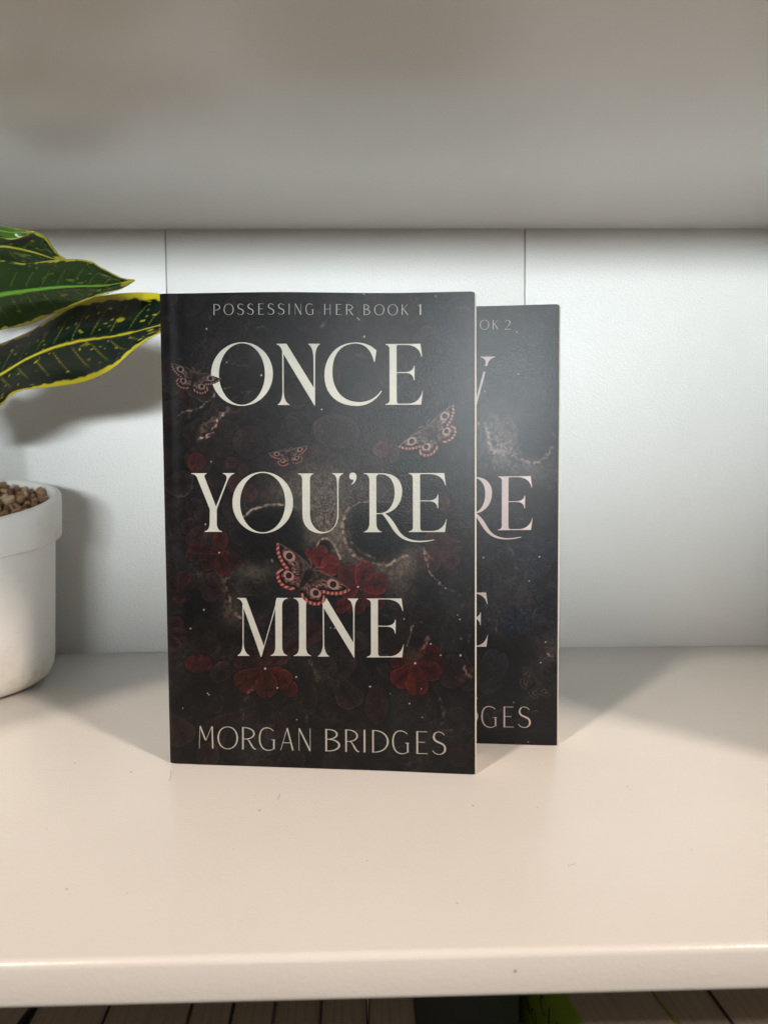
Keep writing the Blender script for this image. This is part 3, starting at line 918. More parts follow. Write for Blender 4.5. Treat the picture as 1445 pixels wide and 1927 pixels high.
def paint_cover_two(X, Y):
    a = Art(X, Y, (30, 28, 30))
    a.C *= (.62 + .75 * a.big)[..., None]
    a.C += np.array((14, 14, 15)) * (sst(.45, .8, a.big) * (.4 + a.fine))[..., None]
    vein = np.abs(fbm(X / 60, Y / 60, 93, 4) - .5)
    k = (sst(.012, .0, vein) * sst(.45, .7, a.mid) * .45)[..., None]
    a.C = a.C * (1 - k) + np.array((86, 82, 84)) * k
    r2 = np.random.default_rng(8)
    for _ in range(110):
        x, y = r2.uniform(515, 1050), r2.uniform(580, 1400)
        r = r2.uniform(14, 32)
        a.petal(x, y, r, r * r2.uniform(.75, 1), r2.uniform(0, 3), (36, 36, 42), (72, 74, 86), r2.uniform(.4, .85), (x + r2.uniform(-1.6, 1.6) * r, y + r2.uniform(-1.6, 1.6) * r))
    D7, D8 = (870, 560, 4.38), (870, 980, 4.38)

    def pet(o, lst, fill, rim, al=.75, ctr=None):
        for q in lst:
            x, y = loc(o, q[0], q[1])
            a.petal(x, y, q[2] / o[2], (q[3] if len(q) > 3 else q[2]) / o[2], 0, fill, rim, al, loc(o, *ctr) if ctr else None)
    pet(D7, [(580, 280, 95, 145), (570, 540, 95), (430, 470, 90, 80), (570, 750, 82), (710, 820, 68)], (38, 39, 46), (66, 68, 78))
    pet(D8, [(610, 210, 62, 88), (720, 260, 55, 95), (640, 380, 90, 80), (500, 260, 80)], (38, 41, 54), (66, 72, 88), ctr=(632, 302))
    pet(D8, [(690, 640, 82, 85), (600, 530, 60)], (34, 36, 44), (74, 80, 96))
    pet(D8, [(440, 750, 55, 48), (360, 810, 55, 48), (510, 800, 50, 46), (520, 870, 50, 45), (430, 920, 58, 52), (370, 890, 46)], (38, 45, 62), (58, 68, 88), .85, ctr=(440, 850))
    pet(D8, [(620, 880, 50), (130, 1250, 40, 60), (310, 1260, 62, 50), (210, 1240, 60), (740, 1240, 60)], (34, 33, 36), (58, 56, 60))
    # jaw and eye hollow of a second skull
    bone = (122, 108, 106)
    a.glow(*loc(D7, 260, 1110), 36, 38, .6, (104, 95, 96), .9, .8)
    a.glow(*loc(D7, 330, 1250), 36, 28, .7, (146, 132, 130), .9, .8)
    a.glow(*loc(D7, 380, 1120), 32, 38, .2, (90, 83, 84), .85, .9)
    a.glow(*loc(D7, 440, 1400), 66, 26, .2, (88, 81, 82), .85, .8)
    a.glow(*loc(D7, 590, 1150), 32, 44, .2, (22, 21, 23), .95, .05, 5)
    a.ridges(*loc(D7, 330, 1180), 50, 60, .6, 8)
    for o, pts, w, c, al in (
            (D7, [(140, 850), (190, 900), (230, 960), (280, 1010), (300, 1060)], 2.6, (122, 108, 104), .85),
            (D7, [(125, 1060), (180, 1040), (200, 1100), (215, 1180), (235, 1260), (260, 1290)], 2.8, (190, 172, 166), .95),
            (D7, [(270, 1270), (330, 1290), (400, 1310), (470, 1345), (560, 1372), (650, 1360), (700, 1300), (730, 1245)], 2.8, (176, 158, 152), .95),
            (D7, [(340, 1050), (370, 1130), (400, 1230)], 1.6, (126, 114, 112), .85), (D7, [(300, 1100), (330, 1200), (350, 1290)], 1.6, (118, 104, 102), .85),
            (D7, [(550, 960), (640, 1010), (710, 1060), (745, 1140)], 1.4, (90, 84, 86), .8), (D7, [(510, 1345), (560, 1400)], 1.6, (110, 98, 96), .8),
            (D7, [(500, 510), (530, 560)], 1.8, (96, 90, 92), .7), (D7, [(670, 465), (770, 450)], 1.1, (70, 68, 70), .7),
            (D8, [(375, 200), (410, 260), (430, 300)], 4.2, (92, 82, 78), .85), (D8, [(420, 340), (440, 390), (490, 450), (530, 485)], 1.4, (124, 110, 102), .9),
            (D8, [(300, 790), (290, 850), (270, 900), (285, 925)], 1.3, (104, 88, 84), .8), (D8, [(660, 550), (760, 540)], 1.3, (92, 92, 98), .7),
            (D8, [(690, 1100), (720, 1120), (750, 1110)], 1.8, (150, 120, 110), .9), (D8, [(690, 950), (740, 1060), (770, 1080)], 4.5, (66, 52, 48), .7),
            (D8, [(540, 1470), (530, 1520)], 2.6, (70, 58, 56), .7), (D8, [(540, 1580), (650, 1582)], 1.4, (84, 68, 64), .8)):
        a.bone_line([loc(o, *p) for p in pts], w, c, al)
    for o, x, y, r in ((D7, 445, 295, 1.3), (D7, 457, 640, 1.3), (D7, 185, 780, 1.3), (D8, 175, 308, 1.5), (D8, 632, 302, 1.3), (D8, 550, 500, 1.4), (D8, 645, 1175, 1.5),
                       (D8, 125, 1472, 1.6), (D8, 683, 1005, 1.3), (D8, 427, 1505, 1.2), (D8, 545, 1830, 1.3)):
        a.dot(*loc(o, x, y), r)
    a.moth(loc(D7, 125, 592), loc(D7, 360, 530), .25, .85, (.5, .5, .52))
    a.moth(loc(D8, 508, 1212), loc(D8, 725, 1452), .25, .9, (.6, .6, .59))
    fib = np.abs(fbm(X / 9 + 3 * a.mid, Y / 9, 137, 4) - .5)
    a.C *= (.82 + .36 * a.fine)[..., None]
    a.C += np.array((24, 24, 26)) * (sst(.03, .0, fib) * sst(.35, .65, a.big))[..., None]
    return a.C


# ------------------------------------------------------------------ books
def make_book(loc0, rz, w, hl, hr, t, hinv, painter, res, label, letters, small, m_title, m_small, moths=(), H=None):
    root = empty('book', loc0, rz)
    tag(root, label, 'book')

    def surf(u, v):                               # front cover surface; v runs down from the top edge
        u, v = np.asarray(u, float), np.asarray(v, float)
        x = u * w - .0011 * np.exp(-(u / .012) ** 2)
        h = hl + (hr - hl) * u
        y = 0.0009 * np.exp(-(u / .010) ** 1.5) + 0.00018 * np.exp(-((u - .05) / .022) ** 2) - .0008 * sst(.55, 1.0, u) ** 2 + 0.0008
        y = y - 0.0006 * np.sin(np.pi * v) * np.sin(np.pi * u)
        z = (1 - v) * h - .0006 * np.clip((u - .988) / .012, 0, 1) ** 2 * (1 - v) ** 30 + .00025 * np.sin(u * 9 + h * 50) * (1 - v) ** 8
        return x, y, z
    nc, nr = res
    u, v = np.meshgrid(np.linspace(0, 1, nc), np.linspace(1, 0, nr))
    x, y, z = surf(u, v)
    X, Y = apply_h(hinv, u, v)
    art = painter(X, Y)
    me = grid_mesh('front_cover', np.stack([x, y, z], -1), lin(np.clip(art, 0, 255)) * 0.66)
    fc = link('front_cover', me, M_COVER, root, True)

    def place(lift):
        def f(a, b):
            p = surf(a, b)
            return (float(p[0]), float(p[1]) - lift, float(p[2]))
        return f
    for ch, polys in letters:
        link('title_letter', flat_mesh('title_letter', polys, place(.00006)), m_title, fc)
    for ch, polys in small:
        link('small_letter', flat_mesh('small_letter', polys, place(.00006)), m_small, fc)
    for tl, tr, vivid, al, tint in moths:          # moths printed over the title
        cx, cy, hs = (tl[0] + tr[0]) / 2, (tl[1] + tr[1]) / 2, math.hypot(tr[0] - tl[0], tr[1] - tl[1]) / 2 * 1.15
        k = int(hs * 2 / .55)
        gx, gy = np.meshgrid(np.linspace(cx - hs, cx + hs, k), np.linspace(cy + hs, cy - hs, k))
        mo = Art(gx, gy, (20, 17, 17))
        mo.moth(tl, tr, vivid, 1.0, tint)
        gu, gv = apply_h(H, gx, gy)
        keep = (mo.A > .5) & (gu > .004) & (gu < .996)
        px_, py_, pz_ = surf(gu, gv)
        PP = np.stack([px_, py_ - .00012, pz_], -1).reshape(-1, 3)
        fk = keep[:-1, :-1] & keep[1:, :-1] & keep[:-1, 1:] & keep[1:, 1:]
        idx = np.arange(k * k).reshape(k, k)
        F = np.stack([idx[:-1, :-1], idx[:-1, 1:], idx[1:, 1:], idx[1:, :-1]], -1)[fk]
        used, inv = np.unique(F, return_inverse=True)
        mm = bpy.data.meshes.new('moth_print')
        mm.from_pydata(PP[used].tolist(), [], inv.reshape(-1, 4).tolist())
        ca = mm.color_attributes.new('print', 'FLOAT_COLOR', 'POINT')
        cc = np.ones((len(used), 4), dtype=np.float32)
        cc[:, :3] = lin(np.clip(mo.C, 0, 255)).reshape(-1, 3)[used] * .8
        ca.data.foreach_set('color', cc.reshape(-1))
        link('moth_print', mm, M_COVER, fc, True)
    # spine with a slightly worn top corner, back cover, page block
    n = 24
    S = np.zeros((n, 5, 3))
    for i in range(n):
        zz = i / (n - 1)
        for j, (sx, sy) in enumerate(((-.0011, .0019), (-.0014, .004), (-.0012, t * .5), (-.0006, t - .001), (0, t))):
            wob = .0002 * math.sin(zz * 40 + j) if zz > .96 or zz < .03 else 0
            S[i, j] = (sx + wob, sy, zz * hl - (.0005 if zz == 1 and j < 2 else 0))
    link('spine', grid_mesh('spine', S[:, ::-1]), M_BLACK, root, True)
    bm = bmesh.new()
    vs = [bm.verts.new(p) for p in ((0, t, 0), (w, t, 0), (w, t, hr), (0, t, hl), (0, t - .0003, 0), (w, t - .0003, 0), (w, t - .0003, hr), (0, t - .0003, hl))]
    for f in ((0, 1, 2, 3), (4, 7, 6, 5), (0, 4, 5, 1), (1, 5, 6, 2), (2, 6, 7, 3), (3, 7, 4, 0)):
        bm.faces.new([vs[k] for k in f])
    link('back_cover', bm_mesh('back_cover', bm), M_BLACK, root)
    bm = bmesh.new()
    e = .0007
    fr = [(.001, .0042), (.02, .0023), (w * .5, .0016), (w * .9, .0010), (w + e * .4, .0006), (w + e, .0010)]
    lo = [bm.verts.new((a, b, .0003)) for a, b in fr] + [bm.verts.new((w + e, t - .0006, .0003)), bm.verts.new((.001, t - .0006, .0003))]
    hi = [bm.verts.new((a, b, hl + (hr - hl) * a / w - .0006)) for a, b in fr] + [bm.verts.new((w + e, t - .0006, hr - .0006)), bm.verts.new((.001, t - .0006, hl - .0006))]
    k = len(lo)
    for i in range(k):
        bm.faces.new((lo[i], lo[(i + 1) % k], hi[(i + 1) % k], hi[i]))
    bm.faces.new(hi)
    bm.faces.new(lo[::-1])
    link('page_block', bm_mesh('page_block', bm), M_PAGES, root)
    return root


def to_uv(H, items):
    return [(ch, [[tuple(float(q) for q in apply_h(H, x, y)) for x, y in p] for p in polys]) for ch, polys in items]


BW = .1397
make_book((-.09426, .31875 - .0008, 0.0003), -.11247, BW, .2158, .2116, .024, H1I, paint_cover_one, (480, 742),
          'front black paperback with a cream title, red clovers and moths over a skull',
          to_uv(H1, TITLE), to_uv(H1, SERIES + AUTHOR), M_CREAM, M_SMALL,
          ((loc(C1, 140, 668), loc(C1, 578, 800), .7, .95, (.8, .78, .78)), (loc(C3, 1044, 776), loc(C4, 288, 1190), 1.0, 1.0, (1, .92, .92))), H1)

# the second volume repeats the layout; its first and third title words are mostly hidden
T2 = [(c, [[(u, v + .0135) for u, v in p] for p in q]) for c, q in to_uv(H1, TITLE[4:10])]
yw = [path(p) for p in (
    "M904 673 L931 673 L931 674 C924 676 919 680 917 688 L891 787 L888 781 L913.5 686 C914 679 911 676 904 674 Z",
    "M842 673 L876 673 L876 674 C870 676 868 679 870 685 L893 772 L890 788 L887 788 L857 684 C855 677 850 675 842 674 Z")]
e3 = xf([path(E_PATH)], 0, 0, 1)
e3 = [[(857 + (x - 630) * .196, 1116 + (y - 502) * .1965) for x, y in p] for p in e3]
T2 += to_uv(H2, [('W', yw), ('E', e3)])
S2_ = [(c, [[(u, v + .0075) for u, v in p] for p in q]) for c, q in to_uv(H1, SERIES[:-1])] + to_uv(H1, AUTHOR) + to_uv(H2, line_polys('2', [(949, 959.7)], 605, 622.5, 605, 622.5))
make_book((-.04948, .3471 - .0004, 0.0003), -.08973, BW, .2160, .2139, .026, H2I, paint_cover_two, (420, 650),
          'rear black paperback half hidden behind the other, with pale pink lettering and blue clovers',
          T2, S2_, M_PINK, M_SMALLP, (((898.5, 695.2), (952.2, 681), .25, .85, (.5, .5, .52)),), H2)


# ------------------------------------------------------------------ potted plant
POT = Vector((-0.2665, 0.442, 0.0))
plant = empty('potted_plant', POT)
tag(plant, 'variegated green and yellow leafy plant in a white pot filled with brown pebbles', 'plant')

m, nt, b = new_mat('white_pot_plastic')
tc = nd(nt, 'ShaderNodeTexCoord')
n1 = nd(nt, 'ShaderNodeTexNoise', Scale=26.0, Detail=6.0, Roughness=0.65)
nt.links.new(tc.outputs['Object'], n1.inputs['Vector'])
r = ramp(nt, n1.outputs['Fac'], [(0.50, (0.88, 0.875, 0.86)), (0.63, (0.82, 0.78, 0.72)), (0.76, (0.56, 0.47, 0.36))])
nt.links.new(r.outputs[0], b.inputs['Base Color'])
b.inputs['Roughness'].default_value = 0.48
b.inputs['Subsurface Weight'].default_value = 0.0
n2 = nd(nt, 'ShaderNodeTexNoise', Scale=420.0, Detail=2.0)
nt.links.new(tc.outputs['Object'], n2.inputs['Vector'])
add_bump(nt, b, n2.outputs['Fac'], 0.15, 0.0004)
M_POT = m
POT_TILT = 1.9


def pot_z(z, y):
    return z * (1 + POT_TILT * y * (z / .12))


def lathe(name, prof, mat, parent, n=96, smooth=True):
    P = np.zeros((len(prof), n + 1, 3))
    for i, (rr, z) in enumerate(prof):
        for j in range(n + 1):
            t = 2 * math.pi * j / n
            yy = rr * math.sin(t)
            P[i, j] = (rr * math.cos(t), yy, pot_z(z, yy))
    me = grid_mesh(name, P)
    bm = bmesh.new()
    bm.from_mesh(me)
    bmesh.ops.remove_doubles(bm, verts=bm.verts, dist=1e-6)
    bmesh.ops.recalc_face_normals(bm, faces=bm.faces)
    bm.to_mesh(me)
    bm.free()
    o = link(name, me, mat, parent, smooth)
    return o


RB = 0.0578
body = [(0, .0008), (RB - .014, .0008), (RB - .008, .002), (RB - .003, .0055), (RB - .0008, .011), (RB, .018), (RB + .0012, .055), (RB + .0022, .0890), (RB + .0024, .0925)]
lathe('pot_body', body, M_POT, plant)
RT = RB + .0062
rim = [(RB + .0020, .0925), (RT - .0004, .0926), (RT - .0001, .0929), (RT, .0936), (RT + .0006, .112), (RT + .0004, .1166), (RT - .0006, .1184), (RT - .0022, .1190),
       (RT - .0040, .1186), (RT - .0052, .1172), (RT - .0062, .100), (RT - .0075, .080)]
lathe('pot_rim', rim, M_POT, plant)
M_SOIL = plain('dark_soil', (0.05, 0.035, 0.025), 0.9, (300, 0.8, 0.001))
lathe('soil', [(0, .1085), (RT - .0064, .1085)], M_SOIL, plant, 48)

m, nt, b = new_mat('brown_pebble')
oi = nd(nt, 'ShaderNodeObjectInfo')
rp = ramp(nt, oi.outputs['Random'], [(0.0, (0.17, 0.08, 0.04)), (0.4, (0.32, 0.17, 0.085)), (0.75, (0.44, 0.28, 0.16)), (1.0, (0.62, 0.48, 0.32))])
tc = nd(nt, 'ShaderNodeTexCoord')
nn = nd(nt, 'ShaderNodeTexNoise', Scale=300.0, Detail=4.0)
nt.links.new(tc.outputs['Object'], nn.inputs['Vector'])
mx = nd(nt, 'ShaderNodeMix', data_type='RGBA', blend_type='MULTIPLY')
mx.inputs['Factor'].default_value = 0.7
r2_ = ramp(nt, nn.outputs['Fac'], [(0.3, (0.5, 0.45, 0.4)), (0.65, (1.15, 1.1, 1.05))])
nt.links.new(rp.outputs[0], mx.inputs['A'])
nt.links.new(r2_.outputs[0], mx.inputs['B'])
nt.links.new(mx.outputs['Result'], b.inputs['Base Color'])
b.inputs['Roughness'].default_value = 0.6
add_bump(nt, b, nn.outputs['Fac'], 0.6, 0.0008)
M_PEB = m
peb = []
for k in range(6):
    bm = bmesh.new()
    bmesh.ops.create_icosphere(bm, subdivisions=2, radius=1)
    ph = [random.uniform(0, 6) for _ in range(6)]
    for v in bm.verts:
        c = v.co
        f = 1 + .20 * math.sin(2.3 * c.x + ph[0]) + .16 * math.sin(3.1 * c.y + ph[1]) + .12 * math.sin(3.9 * c.z + ph[2])
        v.co = Vector((c.x * f, c.y * f * .72, c.z * f * .58))
    me = bm_mesh('pebble', bm)
    me.materials.append(M_PEB)
    me.polygons.foreach_set('use_smooth', np.ones(len(me.polygons), dtype=bool))
    peb.append(me)
for ringi, (rad, cnt) in enumerate(((.0535, 62), (.0475, 56), (.041, 48), (.034, 40), (.027, 30), (.019, 20), (.010, 10))):
    for j in range(cnt):
        t = 2 * math.pi * (j + random.uniform(-.3, .3)) / cnt
        rr = min(rad + random.uniform(-.003, .003), .0545)
        x, yy = rr * math.cos(t), rr * math.sin(t)
        s = random.uniform(.0022, .0042)
        o = bpy.data.objects.new('pebble', peb[random.randrange(6)])
        COL.objects.link(o)
        o.parent = plant
        o.location = (x, yy, pot_z(.1135 + random.uniform(-.002, .0035) + (.002 if rr < .045 else 0), yy))
        o.rotation_euler = [random.uniform(0, 6.28) for _ in range(3)]
        o.scale = (s, s, s)

# stem and leaves
m, nt, b = new_mat('variegated_leaf')
a = nd(nt, 'ShaderNodeAttribute', attribute_name='print')
nt.links.new(a.outputs['Color'], b.inputs['Base Color'])
b.inputs['Roughness'].default_value = 0.27
b.inputs['Specular IOR Level'].default_value = 0.5
M_LEAF = m
M_STEM = plain('green_stem', (0.13, 0.19, 0.08), 0.5)


def spline(pts, n):
    """Catmull-Rom through 2D points, n samples spaced evenly by chord length"""
    p = np.array(pts, float)
    d = np.r_[0, np.cumsum(np.hypot(*(p[1:] - p[:-1]).T))]
    t = np.linspace(0, d[-1], n)
    e = np.vstack([2 * p[0] - p[1], p, 2 * p[-1] - p[-2]])
    k = np.clip(np.searchsorted(d, t, side='right') - 1, 0, len(p) - 2)
    u = ((t - d[k]) / (d[k + 1] - d[k] + 1e-9))[:, None]
    p0, p1, p2, p3 = e[k], e[k + 1], e[k + 2], e[k + 3]
    return .5 * (2 * p1 + (p2 - p0) * u + (2 * p0 - 5 * p1 + 4 * p2 - p3) * u * u + (3 * p1 - p0 - 3 * p2 + p3) * u ** 3)


LEAF_NO = 0


def leaf(top, mid, bot, depth, cup, wave, colours, parent, base, n=190, k=46, margin=.10):
    """leaf blade between two edges with a midrib; the outlines are laid out in picture positions at their own depth"""
    global LEAF_NO
    LEAF_NO += 1
    sd = 100 * LEAF_NO
    T, Mi, Bo = spline(top, n), spline(mid, n), spline(bot, n)
    P = np.zeros((2 * k + 1, n, 3))
    C = np.zeros((2 * k + 1, n, 3))
    vv = np.linspace(-1, 1, 2 * k + 1)
    for j in range(n):
        s = j / (n - 1)
        dz = depth(s)
        for i, v in enumerate(vv):
            q = Mi[j] * (1 - abs(v)) + (T[j] if v > 0 else Bo[j]) * abs(v)
            dd = dz + cup[0 if v < 0 else 1] * abs(v) ** 1.6 * math.sin(math.pi * min(1, s * 1.15 + .05)) ** .5 + wave * math.sin(s * 17 + v * 2) * v * v \
                - .0007 * math.exp(-(v / .06) ** 2)
            P[i, j] = unproject(q[0], q[1], dd)
    S, V = np.meshgrid(np.linspace(0, 1, n), vv)
    jag = fbm(S * 46, V * 5, sd + 1, 3) - .5
    low = fbm(S * 9, V * 2, sd + 2, 3)
    green = np.array(colours['green'])
    green2 = np.array(colours['green2'])
    yel = np.array(colours['yellow'])
    w = low[..., None]
    C[:] = green * (1 - w) + green2 * w
    C *= (.75 + .5 * fbm(S * 60, V * 14, sd + 3, 3))[..., None]
    # side veins, curving towards the tip
    ph = S * colours.get('veins', 13) - np.abs(V) ** 1.3 * 1.25
    vd = np.abs(np.mod(ph, 1) - .5) * 2
    al = sst(.90, .985, vd) * sst(.05, .2, np.abs(V)) * (.25 + .75 * fbm(S * 22, V * 7, sd + 4, 2)) * colours.get('veinw', .7)
    al = al * sst(1.0, .7, np.abs(V) + .2)
    C = C * (1 - al[..., None]) + yel * .75 * al[..., None]
    # yellow flecks
    fl = sst(.80, .86, fbm(S * 70, V * 15, sd + 6, 2)) * colours.get('fleck', .7) + sst(.80, .84, fbm(S * 26, V * 8, sd + 9, 1)) * sst(.55, .8, S) * colours.get('fleck', .7)
    fl = np.clip(fl, 0, 1)
    C = C * (1 - fl[..., None]) + yel * .85 * fl[..., None]
    # midrib
    mw = colours.get('rib', .05) * (1.15 - S)
    mr = sst(mw * 1.5, mw * .5, np.abs(V + .02 * jag))
    C = C * (1 - mr[..., None]) + np.array(colours.get('ribc', yel)) * mr[..., None]
    # margin: ragged yellow border, broad at the tip
    edge = np.minimum(1 - np.abs(V), (1 - S) * 2.6)
    mg = margin * (.55 + 1.6 * S ** 2) * np.where(V > 0, colours.get('top_margin', 1), 1)
    ma = sst(mg * 1.15, mg * .85, edge + jag * .16)
    C = C * (1 - ma[..., None]) + yel * (.8 + .4 * low)[..., None] * ma[..., None]
    o = link('leaf', grid_mesh('leaf', P - np.array(POT), C), M_LEAF, parent, True)
    md = o.modifiers.new('thickness', 'SOLIDIFY')
    md.thickness = .0005
    md.offset = 0
    # leaf stalk from the blade's base to the stem
    p0 = Vector(P[k, 0])
    cu = bpy.data.meshes.new('leaf_stalk')
    A, Bp = p0, Vector(base)
    Mx = (A + Bp) / 2 + Vector((0, 0, .012))
    pts = [((1 - t) ** 2) * A + 2 * t * (1 - t) * Mx + t * t * Bp for t in (i_ / 11 for i_ in range(12))]
    link('leaf_stalk', tube('leaf_stalk', [p - POT for p in pts], .0016, .0021), M_STEM, o, True)
    return o


def tube(name, pts, r0, r1, n=10):
    P = np.zeros((len(pts), n + 1, 3))
    for i, p in enumerate(pts):
        d = (pts[min(i + 1, len(pts) - 1)] - pts[max(i - 1, 0)]).normalized()
        a1 = d.orthogonal().normalized() if abs(d.z) < .9 else d.cross(Vector((0, 1, 0))).normalized()
        b1 = d.cross(a1)
        rr = r0 + (r1 - r0) * i / (len(pts) - 1)
        for j in range(n + 1):
            t = 2 * math.pi * j / n
            P[i, j] = p + a1 * rr * math.cos(t) + b1 * rr * math.sin(t)
    return grid_mesh(name, P)


stem_pts = [Vector((-.2655, .452, .104)), Vector((-.2652, .450, .13)), Vector((-.268, .447, .17)), Vector((-.272, .444, .205)), Vector((-.274, .44, .24))]
link('stem', tube('stem', [p - POT for p in stem_pts], .0042, .003), M_STEM, plant, True)

leaf([(-170, 720), (-120, 690), (-60, 668), (0, 648), (60, 622), (105, 592), (150, 566), (200, 556), (250, 551), (300, 553), (335, 572), (345, 600)],
     [(-170, 730), (-120, 745), (-60, 735), (0, 706), (50, 676), (100, 655), (150, 642), (200, 635), (240, 628), (290, 615), (325, 606), (346, 602)],
     [(-170, 740), (-120, 790), (-60, 795), (0, 764), (20, 745), (50, 733), (100, 728), (160, 718), (210, 695), (248, 662), (278, 640), (345, 605)],
     lambda s: .425 - .03 * s, (.012, .016), .003,
     dict(green=(.003, .011, .006), green2=(.005, .018, .010), yellow=(.56, .48, .022), fleck=.75, rib=.042, veins=15, veinw=.5), plant, stem_pts[2], margin=.10)
leaf([(-180, 600), (-140, 545), (-60, 505), (0, 491), (50, 496), (110, 489), (165, 490), (190, 503), (230, 523), (254, 527)],
     [(-180, 605), (-140, 590), (-60, 565), (0, 555), (60, 546), (110, 541), (150, 539), (195, 538), (230, 532), (254, 527.5)],
     [(-180, 610), (-140, 640), (-60, 640), (0, 621), (50, 611), (100, 591), (150, 570), (185, 557), (225, 545), (254, 528)],
     lambda s: .385 - .02 * s, (.020, .012), .003,
     dict(green=(.005, .019, .003), green2=(.011, .038, .005), yellow=(.34, .31, .030), ribc=(.10, .26, .02), fleck=.35, rib=.075, veins=15, veinw=.3, top_margin=.6),
     plant, stem_pts[3], margin=.075)
leaf([(-180, 520), (-120, 470), (-50, 440), (0, 440), (35, 440), (62, 436), (85, 444), (100, 465), (112, 478), (128, 490)],
     [(-180, 524), (-120, 500), (-50, 472), (0, 464), (30, 467), (60, 474), (80, 480), (95, 485), (112, 489), (128, 491)],
     [(-180, 528), (-120, 530), (-50, 520), (0, 505), (30, 505), (60, 505), (80, 505), (95, 502), (112, 498), (128, 492)],
     lambda s: .42 - .012 * s, (.006, .014), .003,
     dict(green=(.005, .017, .004), green2=(.010, .030, .005), yellow=(.32, .29, .030), fleck=.3, rib=.085, veins=11, veinw=.35), plant, stem_pts[4], margin=.085)
leaf([(-150, 440), (-90, 415), (-40, 412), (0, 424), (30, 430), (66, 436)],
     [(-150, 445), (-90, 430), (-40, 428), (0, 434), (28, 438), (66, 437)],
     [(-150, 450), (-90, 448), (-40, 446), (0, 447), (25, 451), (66, 438)],
     lambda s: .400 + .008 * s, (.006, .008), .001,
     dict(green=(.030, .10, .012), green2=(.05, .16, .02), yellow=(.30, .32, .05), fleck=.2, rib=.05, veins=9, veinw=.4), plant, stem_pts[4], margin=.10)


# ------------------------------------------------------------------ books on the shelf below (only their top edges show)
TOP_Z = -0.052
COVERS = {}


def cover_colour(c):
    if c not in COVERS:
        COVERS[c] = plain('cover_card', c, 0.45)
    return COVERS[c]


def low_book(px0, px1, py, label, colour, yaw=0.0, top=TOP_Z, y0=.205, deep=.14, hgt=.20, pages=True):
    # left and right faces as they appear just under the board
    d = (CAM_H - top)
    slope = math.tan(math.atan((py - PH / 2) / FPX) - PITCH)
    yy = d / slope
    x0 = unproject(px0, py, yy).x
    x1 = unproject(px1, py, yy).x
    t = x1 - x0
    root = empty('book', (x0 + (yy - y0) * math.tan(yaw), y0, top))
    root.rotation_euler = (0, 0, yaw)
    tag(root, label, 'book', 'paperbacks standing on the shelf below')
    mc = cover_colour(colour)
    c = .00025
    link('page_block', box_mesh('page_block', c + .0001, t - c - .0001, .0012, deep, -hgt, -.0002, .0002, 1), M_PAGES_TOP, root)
    bm = bmesh.new()
    out = [(0, deep + .0005), (0, .0006), (.0006, 0), (t - .0006, 0), (t, .0006), (t, deep + .0005)]
    inn = [(c, deep + .0005), (c, .0010), (.0008, c + .0005), (t - .0008, c + .0005), (t - c, .0010), (t - c, deep + .0005)]
    V = [[bm.verts.new((a_, b_, z_)) for a_, b_ in q] for q, z_ in ((out, -hgt - .0005), (inn, -hgt - .0005), (inn, .0004), (out, .0004))]
    for i in range(5):
        for r0, r1 in ((0, 1), (1, 2), (2, 3), (3, 0)):
            bm.faces.new((V[r0][i], V[r0][i + 1], V[r1][i + 1], V[r1][i]))
    for i in (0, 5):
        bm.faces.new((V[0][i], V[1][i], V[2][i], V[3][i]))
    link('cover', bm_mesh('cover', bm), mc, root)
    return root, t


DK = (.05, .045, .042)
for i, (a0, a1, py, lab, colr, top, yaw) in enumerate((
        (-70, 40, 1905, 'grey thin-leaved paperback on the shelf below, at the far left edge of the photo', (.05, .05, .055), -.050, -.10),
        (57, 197, 1905, 'dark paperback on the shelf below, first in the row after the narrow black gap', DK, -.052, .05),
        (197.6, 356, 1902, 'broadest dark paperback on the shelf below, under the front edge left of the books', (.07, .04, .035), -.052, .06),
        (356.6, 436, 1902, 'slim paperback on the shelf below, below the left edge of the front book', DK, -.0515, .05),
        (436.6, 516, 1901, 'paperback on the shelf below, fourth after the narrow black gap', (.04, .045, .06), -.052, .04),
        (516.6, 603, 1900, 'paperback with cracked page edges on the shelf below, fifth after the narrow black gap', (.30, .26, .22), -.0525, .03),
        (603.6, 692, 1900, 'paperback with cracked page edges on the shelf below, second left of the wide gap', DK, -.052, .02),
        (692.6, 782, 1899, 'paperback standing at the left side of the wide dark gap on the shelf below', (.05, .05, .045), -.0515, 0),
        (1236, 1342, 1890, 'pale paperback on the shelf below, between the green book and the corner book', (.06, .05, .05), -.052, .06),
        (1343, 1520, 1890, 'pale paperback on the shelf below, at the bottom right corner of the photo', DK, -.0515, .05))):
    low_book(a0, a1, py, lab, colr, yaw, top)

low_book(776, 1010, 1880, 'dark grey-green book-shaped filler added to darken the wide gap on the shelf below', (.022, .023, .018), 0, -.050, .262, .12, .19)  # guessed filler, added to darken the gap in front of the lit back panel

# green book turned a little: its lime cover with black lettering shows beside the gap
root, t = low_book(1066, 1231, 1884, 'lime green book with black lettering on its cover beside the wide gap below', (.24, .36, .03), .17, -.050, .20, .088, .19)
GREEN = root
M_INK = plain('black_ink', (.012, .012, .010), .5)


def green_text(chars, spans, y_top, h, x_off):
    for ch, polys in line_polys(chars, spans, 0, h, 0, h, 2.2):
        me = flat_mesh('letter', [[(x, y) for x, y in p] for p in polys], lambda u_, v_: (-.00012, .080 - u_, -(y_top + v_)))
        link('letter', me, M_INK, GREEN)


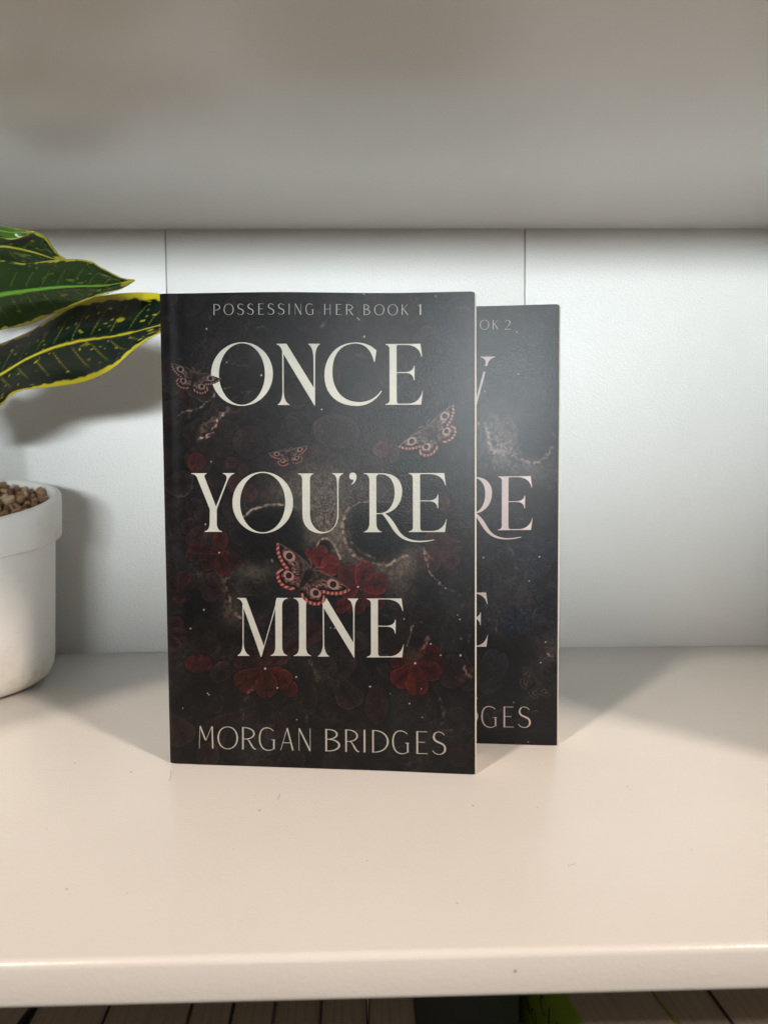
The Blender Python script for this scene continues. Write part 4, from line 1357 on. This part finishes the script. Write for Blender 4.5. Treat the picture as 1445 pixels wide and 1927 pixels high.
def spread(chars, x, h, gap):
    out = []
    for ch in chars:
        w_ = G[ch][0] * h
        out.append((x, x + w_))
        x += w_ + gap
    return out


green_text('OCLA', [(.012, .0176)] + spread('CLA', .0235, .0062, .0026), .0150, .0062, 0)
green_text('NO.1BE', spread('NO.1', .010, .0052, .0016) + spread('BE', .0300, .0052, .002), .0270, .0052, 0)


# ------------------------------------------------------------------ dust, hairs and rub marks on the shelf board
def on_floor(px, py):
    d = CAM_R @ Vector(((px - PW / 2) / FPX, -(py - PH / 2) / FPX, -1))
    return CAM_P + d * (CAM_H / -d.z)


M_DUST = plain('dust', (.16, .12, .09), .9)
bm = bmesh.new()
specks = [(142, 1436, .5), (247, 1453, .7), (690, 1620, .35), (1010, 1520, .3), (430, 1570, .3), (1180, 1480, .35), (88, 1560, .35), (860, 1700, .4), (1300, 1600, .3), (240, 1680, .3)]
for _ in range(70):
    specks.append((random.uniform(0, 1445), random.uniform(1320, 1780), random.uniform(.06, .17)))
for px, py, r in specks:
    p = on_floor(px, py)
    if -.10 < p.x < .05 and .29 < p.y < .36:
        continue
    v0 = bmesh.ops.create_icosphere(bm, subdivisions=1, radius=r * .001 * .5)['verts']
    k = random.uniform(.8, 2.2)
    for v in v0:
        v.co = Vector((v.co.x * k, v.co.y / k ** .3, v.co.z * .4)) + p + Vector((0, 0, r * .0002))
for px, py, qx, qy, bow in ((322, 1452, 318, 1470, 2), (522, 1505, 527, 1494, 1), (1068, 1630, 1082, 1626, 1)):
    n = 8
    pts = []
    for i in range(n):
        t = i / (n - 1)
        pts.append(on_floor(px + (qx - px) * t + bow * math.sin(math.pi * t), py + (qy - py) * t) + Vector((0, 0, .00012)))
    for a_, b_ in zip(pts[:-1], pts[1:]):
        sd_ = (b_ - a_).cross(Vector((0, 0, 1))).normalized() * .00006
        up = Vector((0, 0, .0001))
        q = [bm.verts.new(x_) for x_ in (a_ - sd_, a_ + sd_, b_ + sd_, b_ - sd_)]
        bm.faces.new(q)
dust = link('dust', bm_mesh('dust', bm), M_DUST)
tag(dust, 'tiny dust specks and hairs lying on the white shelf board', 'dust', None, 'stuff')
